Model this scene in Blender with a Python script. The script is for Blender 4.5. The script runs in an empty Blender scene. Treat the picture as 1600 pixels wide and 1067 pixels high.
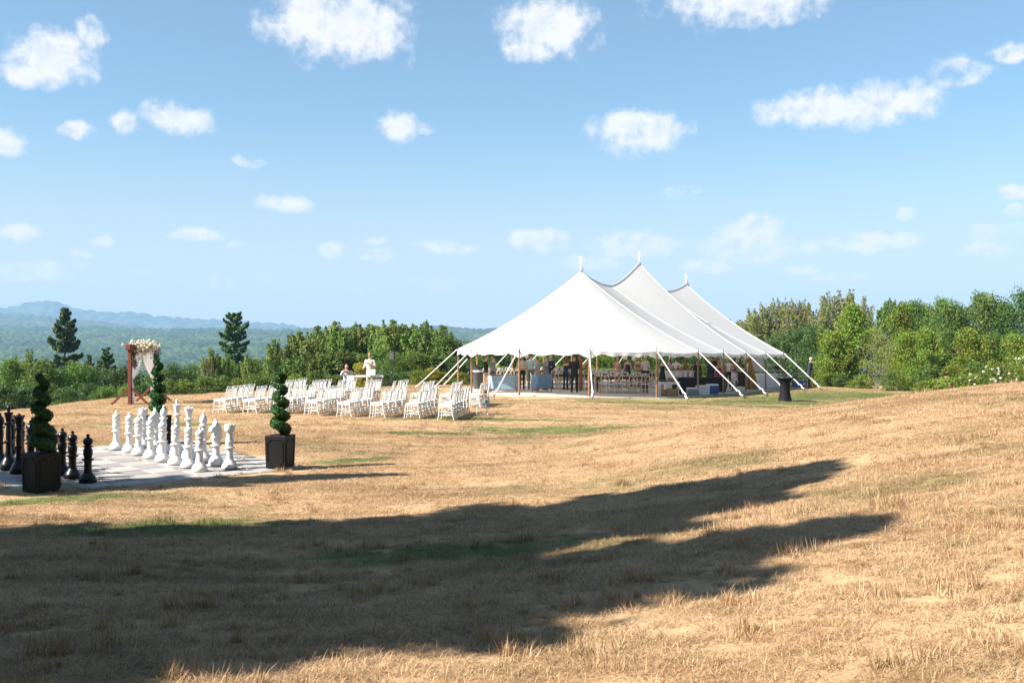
import bpy, bmesh, math, random
import numpy as np
from mathutils import Vector, Matrix, Euler

random.seed(7)
RNG = np.random.default_rng(7)
scene = bpy.context.scene
COL = scene.collection
R = math.radians

# ------------------------------------------------------------------ camera
F = 1556.0                      # focal length in photo pixels (1600 wide)
HORIZON, CAMZ = 538.0, 2.4
cam_data = bpy.data.cameras.new('camera')
cam_data.lens = 35.0
cam_data.sensor_width = 36.0
cam_data.clip_start = 0.1
cam_data.clip_end = 60000
cam = bpy.data.objects.new('camera', cam_data)
COL.objects.link(cam)
cam.location = (0, 0, CAMZ)
cam.rotation_euler = (R(90) + math.atan((HORIZON - 533.5) / F), 0, 0)
scene.camera = cam

# ------------------------------------------------------------------ sun and sky
SUN_EL, SH_AZ = R(40), R(22)                      # shadows fall right and a little away
SH = (math.cos(SH_AZ), math.sin(SH_AZ))
sun_data = bpy.data.lights.new('sun', 'SUN')
sun_data.energy = 5.0
sun_data.angle = R(0.5)
sun_data.color = (1.0, 0.94, 0.85)
sun = bpy.data.objects.new('sun', sun_data)
COL.objects.link(sun)
ldir = Vector((math.cos(SUN_EL) * SH[0], math.cos(SUN_EL) * SH[1], -math.sin(SUN_EL)))
sun.rotation_euler = ldir.to_track_quat('-Z', 'Y').to_euler()
sun.location = (-60, -25, 60)

scene.view_settings.view_transform = 'Standard'
scene.view_settings.look = 'None'
scene.view_settings.gamma = 1.0
scene.view_settings.use_curve_mapping = False
scene.view_settings.exposure = 1.55

scene.render.engine = 'CYCLES'
scene.cycles.use_denoising = True
scene.cycles.max_bounces = 8
scene.cycles.diffuse_bounces = 3
scene.cycles.glossy_bounces = 2
scene.cycles.transmission_bounces = 4
scene.cycles.transparent_max_bounces = 8
scene.cycles.volume_bounces = 1
scene.cycles.sample_clamp_indirect = 4.0

world = bpy.data.worlds.new('World')
scene.world = world
world.use_nodes = True
SKY_STRENGTH = 0.05
world.cycles.sampling_method = 'NONE'


def build_world():
    nt = world.node_tree
    N, L = nt.nodes, nt.links
    N.clear()
    out = N.new('ShaderNodeOutputWorld')
    bg = N.new('ShaderNodeBackground')
    bg.inputs['Strength'].default_value = SKY_STRENGTH
    sky = N.new('ShaderNodeTexSky')
    sky.sky_type = 'NISHITA'
    sky.sun_disc = False
    sky.sun_elevation = SUN_EL
    sky.sun_rotation = math.atan2(-SH[0], -SH[1])
    sky.altitude = 300
    sky.air_density = 1.0
    sky.dust_density = 0.6
    sky.ozone_density = 1.3

    def math_n(op, a, b=None, clamp=False):
        n = N.new('ShaderNodeMath')
        n.operation = op
        n.use_clamp = clamp
        for i, v in enumerate((a, b)):
            if v is None:
                continue
            if isinstance(v, (int, float)):
                n.inputs[i].default_value = v
            else:
                L.new(v, n.inputs[i])
        return n.outputs[0]

    tc = N.new('ShaderNodeTexCoord')
    sep = N.new('ShaderNodeSeparateXYZ')
    L.new(tc.outputs['Generated'], sep.inputs[0])
    az = math_n('ARCTAN2', sep.outputs[0], sep.outputs[1])
    el = math_n('ARCSINE', sep.outputs[2])
    comb = N.new('ShaderNodeCombineXYZ')
    L.new(az, comb.inputs[0])
    L.new(el, comb.inputs[1])
    P = comb.outputs[0]

    # warp the direction a little so the outlines billow
    def noise(vec, scale, detail, rough, w=0.0):
        n = N.new('ShaderNodeTexNoise')
        n.noise_dimensions = '4D'
        n.inputs['Scale'].default_value = scale
        n.inputs['Detail'].default_value = detail
        n.inputs['Roughness'].default_value = rough
        n.inputs['W'].default_value = w
        L.new(vec, n.inputs['Vector'])
        return n
    wn = noise(P, 34.0, 5.0, 0.6, 3.1)
    vm = N.new('ShaderNodeVectorMath')
    vm.operation = 'MULTIPLY_ADD'
    L.new(wn.outputs['Color'], vm.inputs[0])
    vm.inputs[1].default_value = (0.020, 0.014, 0)
    L.new(P, vm.inputs[2])
    off = N.new('ShaderNodeVectorMath')
    off.operation = 'SUBTRACT'
    L.new(vm.outputs[0], off.inputs[0])
    off.inputs[1].default_value = (0.010, 0.007, 0)
    PW = off.outputs[0]

    # (azimuth, elevation) of each cloud, its half sizes and its thickness
    C = [(530, 45, 122, 64, 1), (470, 30, 55, 45, 1), (590, 50, 52, 50, 1), (855, 42, 90, 50, 1), (830, 80, 50, 24, .9), (1180, 8, 155, 44, 1), (84, 135, 66, 44, 1), (40, 160, 42, 20, .9),
         (142, 88, 20, 26, .5), (195, 214, 24, 19, .8), (275, 204, 58, 24, 1), (118, 231, 30, 13, .8), (10, 255, 32, 22, .7),
         (622, 202, 38, 28, .95), (668, 203, 22, 12, .45), (995, 207, 90, 36, .85), (1300, 188, 118, 34, 1), (1400, 185, 78, 30, .95), (1500, 152, 40, 24, .5),
         (1578, 130, 35, 13, .6), (440, 324, 46, 16, .95), (392, 261, 28, 10, .5), (30, 381, 38, 13, .8), (158, 389, 20, 9, .55), (302, 375, 44, 11, .7),
         (118, 410, 22, 7, .35), (515, 393, 22, 14, .6), (588, 378, 20, 8, .5), (585, 400, 32, 10, .4), (695, 386, 52, 11, .7), (840, 373, 60, 20, .62),
         (930, 410, 58, 15, .75), (990, 385, 84, 24, .65), (1180, 366, 54, 26, .85), (1180, 392, 100, 24, .62), (1365, 388, 85, 16, .75), (1416, 350, 16, 12, .45),
         (1250, 428, 35, 9, .7), (1310, 440, 42, 7, .35), (1540, 405, 45, 11, .65), (1590, 325, 26, 12, .6), (1598, 350, 26, 9, .5), (1565, 380, 52, 15, .35),
         (1110, 420, 52, 13, .7), (70, 435, 70, 16, .45), (270, 445, 190, 15, .18), (560, 447, 240, 12, .18), (1070, 302, 32, 7, .26), (370, 388, 14, 7, .3)]
    items = [(math.atan((cx - 800) / F), math.atan((HORIZON - cy) / F), rx / F, ry / F, o) for cx, cy, rx, ry, o in C]
    rr = random.Random(3)                        # the same broken cumulus goes on outside the frame
    for k in range(22):
        a = rr.uniform(0.62, 2 * math.pi - 0.62)
        a = a if a < math.pi else a - 2 * math.pi
        items.append((a, rr.uniform(0.08, 0.9), rr.uniform(.05, .12), rr.uniform(.015, .045), rr.uniform(.5, 1)))
    field = None
    for (a, e, ra, re, o) in items:
        mp = N.new('ShaderNodeMapping')
        mp.vector_type = 'TEXTURE'
        mp.inputs['Location'].default_value = (a, e, 0)
        mp.inputs['Scale'].default_value = (ra * 1.14, re * 1.16, 1)
        L.new(PW, mp.inputs['Vector'])
        ln = N.new('ShaderNodeVectorMath')
        ln.operation = 'LENGTH'
        L.new(mp.outputs[0], ln.inputs[0])
        f = math_n('SUBTRACT', 1.0, ln.outputs['Value'])
        if o < 1:
            f = math_n('MINIMUM', math_n('MULTIPLY', f, 1.0), o * 0.74)
        field = f if field is None else math_n('MAXIMUM', field, f)
    fb = noise(P, 42.0, 9.0, 0.62, 0.0)
    fb2 = noise(P, 130.0, 6.0, 0.6, 7.0)
    d0 = math_n('ADD', field, math_n('MULTIPLY', math_n('SUBTRACT', fb.outputs['Fac'], 0.52), 1.7))
    d0 = math_n('ADD', d0, math_n('MULTIPLY', math_n('SUBTRACT', fb2.outputs['Fac'], 0.5), 0.24))
    dens = N.new('ShaderNodeMapRange')
    dens.interpolation_type = 'SMOOTHSTEP'
    dens.inputs['From Min'].default_value = 0.02
    dens.inputs['From Max'].default_value = 0.66
    L.new(d0, dens.inputs['Value'])
    # thick middles are a touch greyer
    sh = N.new('ShaderNodeTexNoise')
    sh.inputs['Scale'].default_value = 26.0
    sh.inputs['Detail'].default_value = 5.0
    L.new(PW, sh.inputs['Vector'])
    shade = math_n('MULTIPLY', math_n('SUBTRACT', sh.outputs['Fac'], 0.42, True), math_n('MULTIPLY', math_n('SUBTRACT', field, 0.25), 2.2, True))
    cl = N.new('ShaderNodeMix')
    cl.data_type = 'RGBA'
    cl.inputs[6].default_value = (7.0, 7.0, 7.05, 1)
    cl.inputs[7].default_value = (5.0, 5.5, 6.1, 1)
    po = N.new('ShaderNodeVectorMath')
    po.operation = 'ADD'
    L.new(P, po.inputs[0])
    po.inputs[1].default_value = (-0.004, 0.008, 0)
    fbo = noise(po.outputs[0], 42.0, 9.0, 0.62, 0.0)
    rel = math_n('MULTIPLY', math_n('SUBTRACT', fbo.outputs['Fac'], fb.outputs['Fac']), 3.0)
    L.new(math_n('ADD', math_n('MULTIPLY', shade, 2.2), rel, True), cl.inputs[0])
    # clear-sky colour: the Nishita sky, a little thinned with white summer air
    air = N.new('ShaderNodeMix')
    air.data_type = 'RGBA'
    tint = N.new('ShaderNodeMix')
    tint.data_type = 'RGBA'
    tint.blend_type = 'MULTIPLY'
    tint.inputs[0].default_value = 1.0
    L.new(sky.outputs[0], tint.inputs[6])
    tint.inputs[7].default_value = (0.80, 1.13, 1.17, 1)
    L.new(tint.outputs[2], air.inputs[6])
    air.inputs[7].default_value = (6.0, 5.5, 4.9, 1)
    hor = N.new('ShaderNodeMapRange')
    hor.interpolation_type = 'SMOOTHSTEP'
    hor.inputs['From Min'].default_value = 0.24
    hor.inputs['From Max'].default_value = 0.0
    hor.inputs['To Min'].default_value = 0.08
    hor.inputs['To Max'].default_value = 0.75
    L.new(el, hor.inputs['Value'])
    L.new(hor.outputs[0], air.inputs[0])
    mix = N.new('ShaderNodeMix')
    mix.data_type = 'RGBA'
    L.new(dens.outputs[0], mix.inputs[0])
    L.new(air.outputs[2], mix.inputs[6])
    L.new(cl.outputs[2], mix.inputs[7])
    L.new(mix.outputs[2], bg.inputs['Color'])
    L.new(bg.outputs[0], out.inputs['Surface'])


build_world()


# ------------------------------------------------------------------ terrain
def sstep(a, b, x):
    t = np.clip((np.asarray(x, float) - a) / (b - a), 0, 1)
    return t * t * (3 - 2 * t)


def splus(x, k=1.5):
    return np.logaddexp(0, np.asarray(x, float) * k) / k


E1 = (0.713, 0.701)
E2 = (-0.701, 0.713)
BA = (-7.64, 15.56)            # near corner of the chess terrace


def edge_q(x, y):
    a = (x + 17.6) * -0.995 + (y - 32.0) * 0.05
    b = (x + 15.5) * -0.69 + (y - 46.0) * 0.724
    return np.logaddexp(a * 0.8, b * 0.8) / 0.8


def G(x, y):
    x = np.asarray(x, float)
    y = np.asarray(y, float)
    e2 = (x - BA[0]) * E2[0] + (y - BA[1]) * E2[1]
    z = 0.2 * np.clip(e2 / 5.9, 0, 1) * sstep(8, 14, y)
    z = z - 0.021 * np.clip(x - 2, 0, 18) * sstep(30, 42, y)
    z = z + 0.8 * np.exp(-(y / 9.0) ** 2)
    z = z + 2.3 * (1 - np.exp(-splus(np.minimum(x, 60) - 1.5, 1.0) / 8.5)) * (1 - sstep(21, 31, y)) * np.exp(-np.clip(-y, 0, None) / 40)
    q = edge_q(x, y)
    z = z - 45 * (1 - np.exp(-0.2 * splus(q, 1.0) / 45))
    amp = 0.035 * (1 - sstep(200, 400, np.hypot(x, y)))
    z = z + amp * (np.sin(x * 0.9 + 1.3 * np.sin(y * 0.35)) * np.cos(y * 0.7 + 0.6 * np.sin(x * 0.5))) * np.clip((np.abs(e2 - 2.6) - 3.2) / 2, 0, 1)
    return z


def gz(x, y):
    return float(G(x, y))


def at(px, py):
    """the ground point seen at a photo pixel"""
    u, v = (px - 800) / F, (HORIZON - py) / F
    d = 30.0
    lo, hi = 3.0, 90.0
    f = lambda d: CAMZ + v * d - gz(u * d, d)
    d = lo
    while d < hi and f(d) > 0:
        d += 0.25
    a, b = d - 0.25, d
    for _ in range(20):
        m = (a + b) / 2
        if f(m) > 0:
            a = m
        else:
            b = m
    return Vector((u * b, b, gz(u * b, b)))


def atd(px, d, dz=0.0):
    x = (px - 800) / F * d
    return Vector((x, d, gz(x, d) + dz))


def ztop(py, d):
    return CAMZ + (HORIZON - py) * d / F


# ------------------------------------------------------------------ materials
MATS = {}
ALB = 0.82                     # all painted and timber surfaces a little under their swatch values


def mat(name, col, rough=0.6, var=0.0, scale=6.0, bump=0.0, bscale=40.0, metallic=0.0, col2=None, spec=0.4, coat=0.0, sheen=0.0, per_obj=0.0):
    if name in MATS:
        return MATS[name]
    m = bpy.data.materials.new(name)
    m.use_nodes = True
    nt = m.node_tree
    N, L = nt.nodes, nt.links
    b = N['Principled BSDF']
    b.inputs['Roughness'].default_value = rough
    b.inputs['Metallic'].default_value = metallic
    b.inputs['Specular IOR Level'].default_value = spec
    if coat:
        b.inputs['Coat Weight'].default_value = coat
    if sheen:
        b.inputs['Sheen Weight'].default_value = sheen
    col = tuple(c * ALB for c in col)
    col2 = tuple(c * ALB for c in col2) if col2 else None
    c2 = col2 if col2 else tuple(max(0, c * (1 - var)) for c in col)
    if var or col2:
        geo = N.new('ShaderNodeTexCoord')
        n = N.new('ShaderNodeTexNoise')
        n.inputs['Scale'].default_value = scale
        n.inputs['Detail'].default_value = 6
        n.inputs['Roughness'].default_value = 0.65
        L.new(geo.outputs['Object'], n.inputs['Vector'])
        rm = N.new('ShaderNodeMapRange')
        rm.inputs['From Min'].default_value = 0.35
        rm.inputs['From Max'].default_value = 0.65
        L.new(n.outputs['Fac'], rm.inputs['Value'])
        mx = N.new('ShaderNodeMix')
        mx.data_type = 'RGBA'
        mx.inputs[6].default_value = (*col, 1)
        mx.inputs[7].default_value = (*c2, 1)
        L.new(rm.outputs[0], mx.inputs[0])
        last = mx.outputs[2]
        if per_obj:
            oi = N.new('ShaderNodeObjectInfo')
            hs = N.new('ShaderNodeHueSaturation')
            mr = N.new('ShaderNodeMapRange')
            mr.inputs['To Min'].default_value = 1 - per_obj
            mr.inputs['To Max'].default_value = 1 + per_obj
            L.new(oi.outputs['Random'], mr.inputs['Value'])
            L.new(mr.outputs[0], hs.inputs['Value'])
            L.new(last, hs.inputs['Color'])
            last = hs.outputs[0]
        L.new(last, b.inputs['Base Color'])
    else:
        b.inputs['Base Color'].default_value = (*col, 1)
    if bump:
        geo = N.new('ShaderNodeTexCoord')
        n = N.new('ShaderNodeTexNoise')
        n.inputs['Scale'].default_value = bscale
        n.inputs['Detail'].default_value = 4
        L.new(geo.outputs['Object'], n.inputs['Vector'])
        bp = N.new('ShaderNodeBump')
        bp.inputs['Strength'].default_value = bump
        bp.inputs['Distance'].default_value = 0.02
        L.new(n.outputs['Fac'], bp.inputs['Height'])
        L.new(bp.outputs[0], b.inputs['Normal'])
    MATS[name] = m
    return m


def leaf_mat(name, a, b, c, trans=0.35, rough=0.55, obj_var=0.18):
    """leaf colours a..b by leaf, drifting to c by clump"""
    if name in MATS:
        return MATS[name]
    a, b, c = (tuple(q * 0.96 for q in w) for w in (a, b, c))
    m = bpy.data.materials.new(name)
    m.use_nodes = True
    nt = m.node_tree
    N, L = nt.nodes, nt.links
    N.clear()
    out = N.new('ShaderNodeOutputMaterial')
    geo = N.new('ShaderNodeNewGeometry')
    oi = N.new('ShaderNodeObjectInfo')
    tc = N.new('ShaderNodeTexCoord')
    mx = N.new('ShaderNodeMix')
    mx.data_type = 'RGBA'
    mx.inputs[6].default_value = (*a, 1)
    mx.inputs[7].default_value = (*b, 1)
    L.new(geo.outputs['Random Per Island'], mx.inputs[0])
    n = N.new('ShaderNodeTexNoise')
    n.inputs['Scale'].default_value = 1.1
    n.inputs['Detail'].default_value = 3
    L.new(geo.outputs['Position'], n.inputs['Vector'])
    rm = N.new('ShaderNodeMapRange')
    rm.inputs['From Min'].default_value = 0.48
    rm.inputs['From Max'].default_value = 0.72
    L.new(n.outputs['Fac'], rm.inputs['Value'])
    mx2 = N.new('ShaderNodeMix')
    mx2.data_type = 'RGBA'
    L.new(rm.outputs[0], mx2.inputs[0])
    L.new(mx.outputs[2], mx2.inputs[6])
    mx2.inputs[7].default_value = (*c, 1)
    hs = N.new('ShaderNodeHueSaturation')
    mr = N.new('ShaderNodeMapRange')
    mr.inputs['To Min'].default_value = 1 - obj_var
    mr.inputs['To Max'].default_value = 1 + obj_var
    L.new(oi.outputs['Random'], mr.inputs['Value'])
    L.new(mr.outputs[0], hs.inputs['Value'])
    mh = N.new('ShaderNodeMapRange')
    mh.inputs['To Min'].default_value = 0.485
    mh.inputs['To Max'].default_value = 0.515
    L.new(oi.outputs['Random'], mh.inputs['Value'])
    L.new(mh.outputs[0], hs.inputs['Hue'])
    L.new(mx2.outputs[2], hs.inputs['Color'])
    d = N.new('ShaderNodeBsdfPrincipled')
    d.inputs['Roughness'].default_value = rough
    d.inputs['Specular IOR Level'].default_value = 0.3
    L.new(hs.outputs[0], d.inputs['Base Color'])
    t = N.new('ShaderNodeBsdfTranslucent')
    L.new(hs.outputs[0], t.inputs['Color'])
    ms = N.new('ShaderNodeMixShader')
    ms.inputs[0].default_value = trans
    L.new(d.outputs[0], ms.inputs[1])
    L.new(t.outputs[0], ms.inputs[2])
    L.new(ms.outputs[0], out.inputs['Surface'])
    MATS[name] = m
    return m


def cloth_mat(name, col, trans=0.4, rough=0.7):
    if name in MATS:
        return MATS[name]
    m = bpy.data.materials.new(name)
    m.use_nodes = True
    nt = m.node_tree
    N, L = nt.nodes, nt.links
    b = N['Principled BSDF']
    b.inputs['Base Color'].default_value = (*col, 1)
    b.inputs['Roughness'].default_value = rough
    b.inputs['Specular IOR Level'].default_value = 0.25
    t = N.new('ShaderNodeBsdfTranslucent')
    t.inputs['Color'].default_value = (*col, 1)
    tc = N.new('ShaderNodeTexCoord')
    n = N.new('ShaderNodeTexNoise')
    n.inputs['Scale'].default_value = 1.3
    n.inputs['Detail'].default_value = 5
    L.new(tc.outputs['Object'], n.inputs['Vector'])
    bp = N.new('ShaderNodeBump')
    bp.inputs['Strength'].default_value = 0.25
    bp.inputs['Distance'].default_value = 0.05
    L.new(n.outputs['Fac'], bp.inputs['Height'])
    L.new(bp.outputs[0], b.inputs['Normal'])
    ms = N.new('ShaderNodeMixShader')
    ms.inputs[0].default_value = trans
    L.new(b.outputs[0], ms.inputs[1])
    L.new(t.outputs[0], ms.inputs[2])
    L.new(ms.outputs[0], N['Material Output'].inputs['Surface'])
    MATS[name] = m
    return m


# ------------------------------------------------------------------ mesh helpers
class MB:
    def __init__(self):
        self.v, self.f, self.m = [], [], []

    def add(self, vs, fs, mi=0):
        o = len(self.v)
        self.v += [tuple(p) for p in vs]
        self.f += [tuple(i + o for i in f) for f in fs]
        self.m += [mi] * len(fs)
        return self

    def box(self, c, s, rot=None, mi=0, taper=1.0):
        hx, hy, hz = s[0] / 2, s[1] / 2, s[2] / 2
        vs = []
        for k, t in ((-1, 1.0), (1, taper)):
            for sx, sy in ((-1, -1), (1, -1), (1, 1), (-1, 1)):
                p = Vector((sx * hx * t, sy * hy * t, k * hz))
                if rot:
                    p = rot @ p
                vs.append(p + Vector(c))
        return self.add(vs, [(3, 2, 1, 0), (4, 5, 6, 7), (0, 1, 5, 4), (1, 2, 6, 5), (2, 3, 7, 6), (3, 0, 4, 7)], mi)

    def tube(self, pts, rad, n=8, mi=0, flat=1.0, cap=True):
        pts = [Vector(p) for p in pts]
        if isinstance(rad, (int, float)):
            rad = [rad] * len(pts)
        vs, fs = [], []
        up0 = None
        for i, p in enumerate(pts):
            d = (pts[min(i + 1, len(pts) - 1)] - pts[max(i - 1, 0)])
            d = d.normalized() if d.length > 1e-9 else Vector((0, 0, 1))
            if up0 is None:
                up0 = Vector((0, 1, 0)) if abs(d.y) < 0.9 else Vector((1, 0, 0))
            a = d.cross(up0)
            a = a.normalized() if a.length > 1e-6 else d.orthogonal().normalized()
            b = a.cross(d).normalized()
            up0 = b
            for k in range(n):
                t = 2 * math.pi * k / n
                vs.append(p + a * math.cos(t) * rad[i] + b * math.sin(t) * rad[i] * flat)
        for i in range(len(pts) - 1):
            for k in range(n):
                k2 = (k + 1) % n
                fs.append((i * n + k, i * n + k2, (i + 1) * n + k2, (i + 1) * n + k))
        if cap:
            fs.append(tuple(range(n))[::-1])
            fs.append(tuple((len(pts) - 1) * n + k for k in range(n)))
        return self.add(vs, fs, mi)

    def lathe(self, prof, n=20, c=(0, 0, 0), mi=0, sx=1, sy=1):
        vs, fs = [], []
        for r, z in prof:
            for k in range(n):
                t = 2 * math.pi * k / n
                vs.append((c[0] + r * sx * math.cos(t), c[1] + r * sy * math.sin(t), c[2] + z))
        for i in range(len(prof) - 1):
            for k in range(n):
                k2 = (k + 1) % n
                fs.append((i * n + k, i * n + k2, (i + 1) * n + k2, (i + 1) * n + k))
        fs.append(tuple(range(n))[::-1])
        fs.append(tuple((len(prof) - 1) * n + k for k in range(n)))
        return self.add(vs, fs, mi)

    def ell(self, c, r, n=12, m=8, mi=0, rot=None):
        prof = []
        for i in range(m + 1):
            t = -math.pi / 2 + math.pi * i / m
            prof.append((max(math.cos(t), 0.02), math.sin(t)))
        vs, fs = [], []
        for cr, sz in prof:
            for k in range(n):
                t = 2 * math.pi * k / n
                p = Vector((r[0] * cr * math.cos(t), r[1] * cr * math.sin(t), r[2] * sz))
                if rot:
                    p = rot @ p
                vs.append(p + Vector(c))
        for i in range(m):
            for k in range(n):
                k2 = (k + 1) % n
                fs.append((i * n + k, i * n + k2, (i + 1) * n + k2, (i + 1) * n + k))
        fs.append(tuple(range(n))[::-1])
        fs.append(tuple(m * n + k for k in range(n)))
        return self.add(vs, fs, mi)

    def mesh(self, name, mats, smooth=False):
        me = bpy.data.meshes.new(name)
        me.from_pydata(self.v, [], self.f)
        for mm in (mats if isinstance(mats, (list, tuple)) else [mats]):
            me.materials.append(mm)
        if any(self.m):
            me.polygons.foreach_set('material_index', self.m)
        if smooth:
            me.polygons.foreach_set('use_smooth', [True] * len(me.polygons))
            try:
                me.set_sharp_from_angle(angle=R(42))
            except Exception:
                pass
        me.update()
        return me

    def build(self, name, mats, parent=None, smooth=False, loc=None, rz=0.0, bevel=0.0):
        o = bpy.data.objects.new(name, self.mesh(name, mats, smooth))
        COL.objects.link(o)
        if parent:
            o.parent = parent
        if loc is not None:
            o.location = loc
        o.rotation_euler = (0, 0, rz)
        if bevel:
            b = o.modifiers.new('bevel', 'BEVEL')
            b.width = bevel
            b.segments = 2
            b.limit_method = 'ANGLE'
        return o


def tag(o, label, cat, group=None):
    o['label'] = label
    o['category'] = cat
    if group:
        o['group'] = group
    return o


def thing(name, label, cat, loc=(0, 0, 0), rz=0.0, group=None):
    o = bpy.data.objects.new(name, None)
    o.empty_display_size = 0.2
    COL.objects.link(o)
    o.location = loc
    o.rotation_euler = (0, 0, rz)
    return tag(o, label, cat, group)


def struct(o):
    o['kind'] = 'structure'
    return o


def copy_tree(o, parent=None):
    c = o.copy()
    COL.objects.link(c)
    if parent:
        c.parent = parent
    for ch in list(o.children):
        copy_tree(ch, c)
    return c


def np_mesh(name, v, f, mats, smooth=False, mi=None):
    me = bpy.data.meshes.new(name)
    v = np.asarray(v, np.float32)
    f = np.asarray(f, np.int32)
    k = f.shape[1]
    me.vertices.add(len(v))
    me.vertices.foreach_set('co', v.ravel())
    me.loops.add(f.size)
    me.loops.foreach_set('vertex_index', f.ravel())
    me.polygons.add(len(f))
    me.polygons.foreach_set('loop_start', np.arange(0, f.size, k, dtype=np.int32))
    try:
        me.polygons.foreach_set('loop_total', np.full(len(f), k, np.int32))
    except Exception:
        pass
    for mm in (mats if isinstance(mats, (list, tuple)) else [mats]):
        me.materials.append(mm)
    if mi is not None:
        me.polygons.foreach_set('material_index', np.asarray(mi, np.int32))
    if smooth:
        me.polygons.foreach_set('use_smooth', np.ones(len(f), bool))
    me.update(calc_edges=True)
    me.validate()
    return me


# ================================================================== GROUND
def ground_material():
    m = bpy.data.materials.new('dry_meadow')
    m.use_nodes = True
    nt = m.node_tree
    N, L = nt.nodes, nt.links
    b = N['Principled BSDF']
    b.inputs['Roughness'].default_value = 0.95
    b.inputs['Specular IOR Level'].default_value = 0.1
    geo = N.new('ShaderNodeNewGeometry')
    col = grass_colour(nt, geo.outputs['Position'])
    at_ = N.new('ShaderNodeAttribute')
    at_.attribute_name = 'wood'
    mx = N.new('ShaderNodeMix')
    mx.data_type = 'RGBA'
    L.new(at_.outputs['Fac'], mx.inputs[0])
    dk = N.new('ShaderNodeHueSaturation')            # matted thatch under the blades is duller than they are
    vals = []
    for sc__, lo_, hi_ in ((16.0, 0.80, 1.12), (75.0, 0.72, 1.22)):
        nn_ = N.new('ShaderNodeTexNoise')
        nn_.inputs['Scale'].default_value = sc__
        nn_.inputs['Detail'].default_value = 7
        nn_.inputs['Roughness'].default_value = 0.75
        nn_.inputs['Distortion'].default_value = 0.8
        L.new(geo.outputs['Position'], nn_.inputs['Vector'])
        rr_ = N.new('ShaderNodeMapRange')
        rr_.inputs['From Min'].default_value = 0.36
        rr_.inputs['From Max'].default_value = 0.64
        rr_.inputs['To Min'].default_value = lo_
        rr_.inputs['To Max'].default_value = hi_
        L.new(nn_.outputs['Fac'], rr_.inputs['Value'])
        vals.append(rr_.outputs[0])
    vm_ = N.new('ShaderNodeMath')
    vm_.operation = 'MULTIPLY'
    L.new(vals[0], vm_.inputs[0])
    L.new(vals[1], vm_.inputs[1])
    L.new(vm_.outputs[0], dk.inputs['Value'])
    L.new(col, dk.inputs['Color'])
    L.new(dk.outputs[0], mx.inputs[6])
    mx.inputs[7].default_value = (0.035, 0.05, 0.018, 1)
    L.new(mx.outputs[2], b.inputs['Base Color'])
    n = N.new('ShaderNodeTexNoise')
    n.inputs['Scale'].default_value = 14
    n.inputs['Detail'].default_value = 8
    n.inputs['Roughness'].default_value = 0.75
    L.new(geo.outputs['Position'], n.inputs['Vector'])
    bp = N.new('ShaderNodeBump')
    bp.inputs['Strength'].default_value = 0.6
    bp.inputs['Distance'].default_value = 0.05
    L.new(n.outputs['Fac'], bp.inputs['Height'])
    L.new(bp.outputs[0], b.inputs['Normal'])
    return m


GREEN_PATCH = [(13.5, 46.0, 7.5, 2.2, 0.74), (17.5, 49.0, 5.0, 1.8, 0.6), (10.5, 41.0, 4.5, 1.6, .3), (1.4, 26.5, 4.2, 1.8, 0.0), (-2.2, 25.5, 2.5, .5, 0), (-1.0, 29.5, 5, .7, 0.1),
               (-3.4, 20.3, 1.3, .5, .6), (-9.5, 27.5, 3.0, .7, 0.2), (5.5, 38.2, 6, 1.0, 0), (-7.2, 14.9, 2.5, .7, .5), (17, 50.5, 6, 1.3, .2), (-4.2, 12.4, 2.6, 1.0, .3), (-0.8, 10.4, 2.0, .8, .2), (12.5, 38.5, 5.0, 1.2, .2), (9.5, 34, 3, .6, .3)]  # green grass; the two nearest patches also deepen the tree shade by colour


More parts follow.
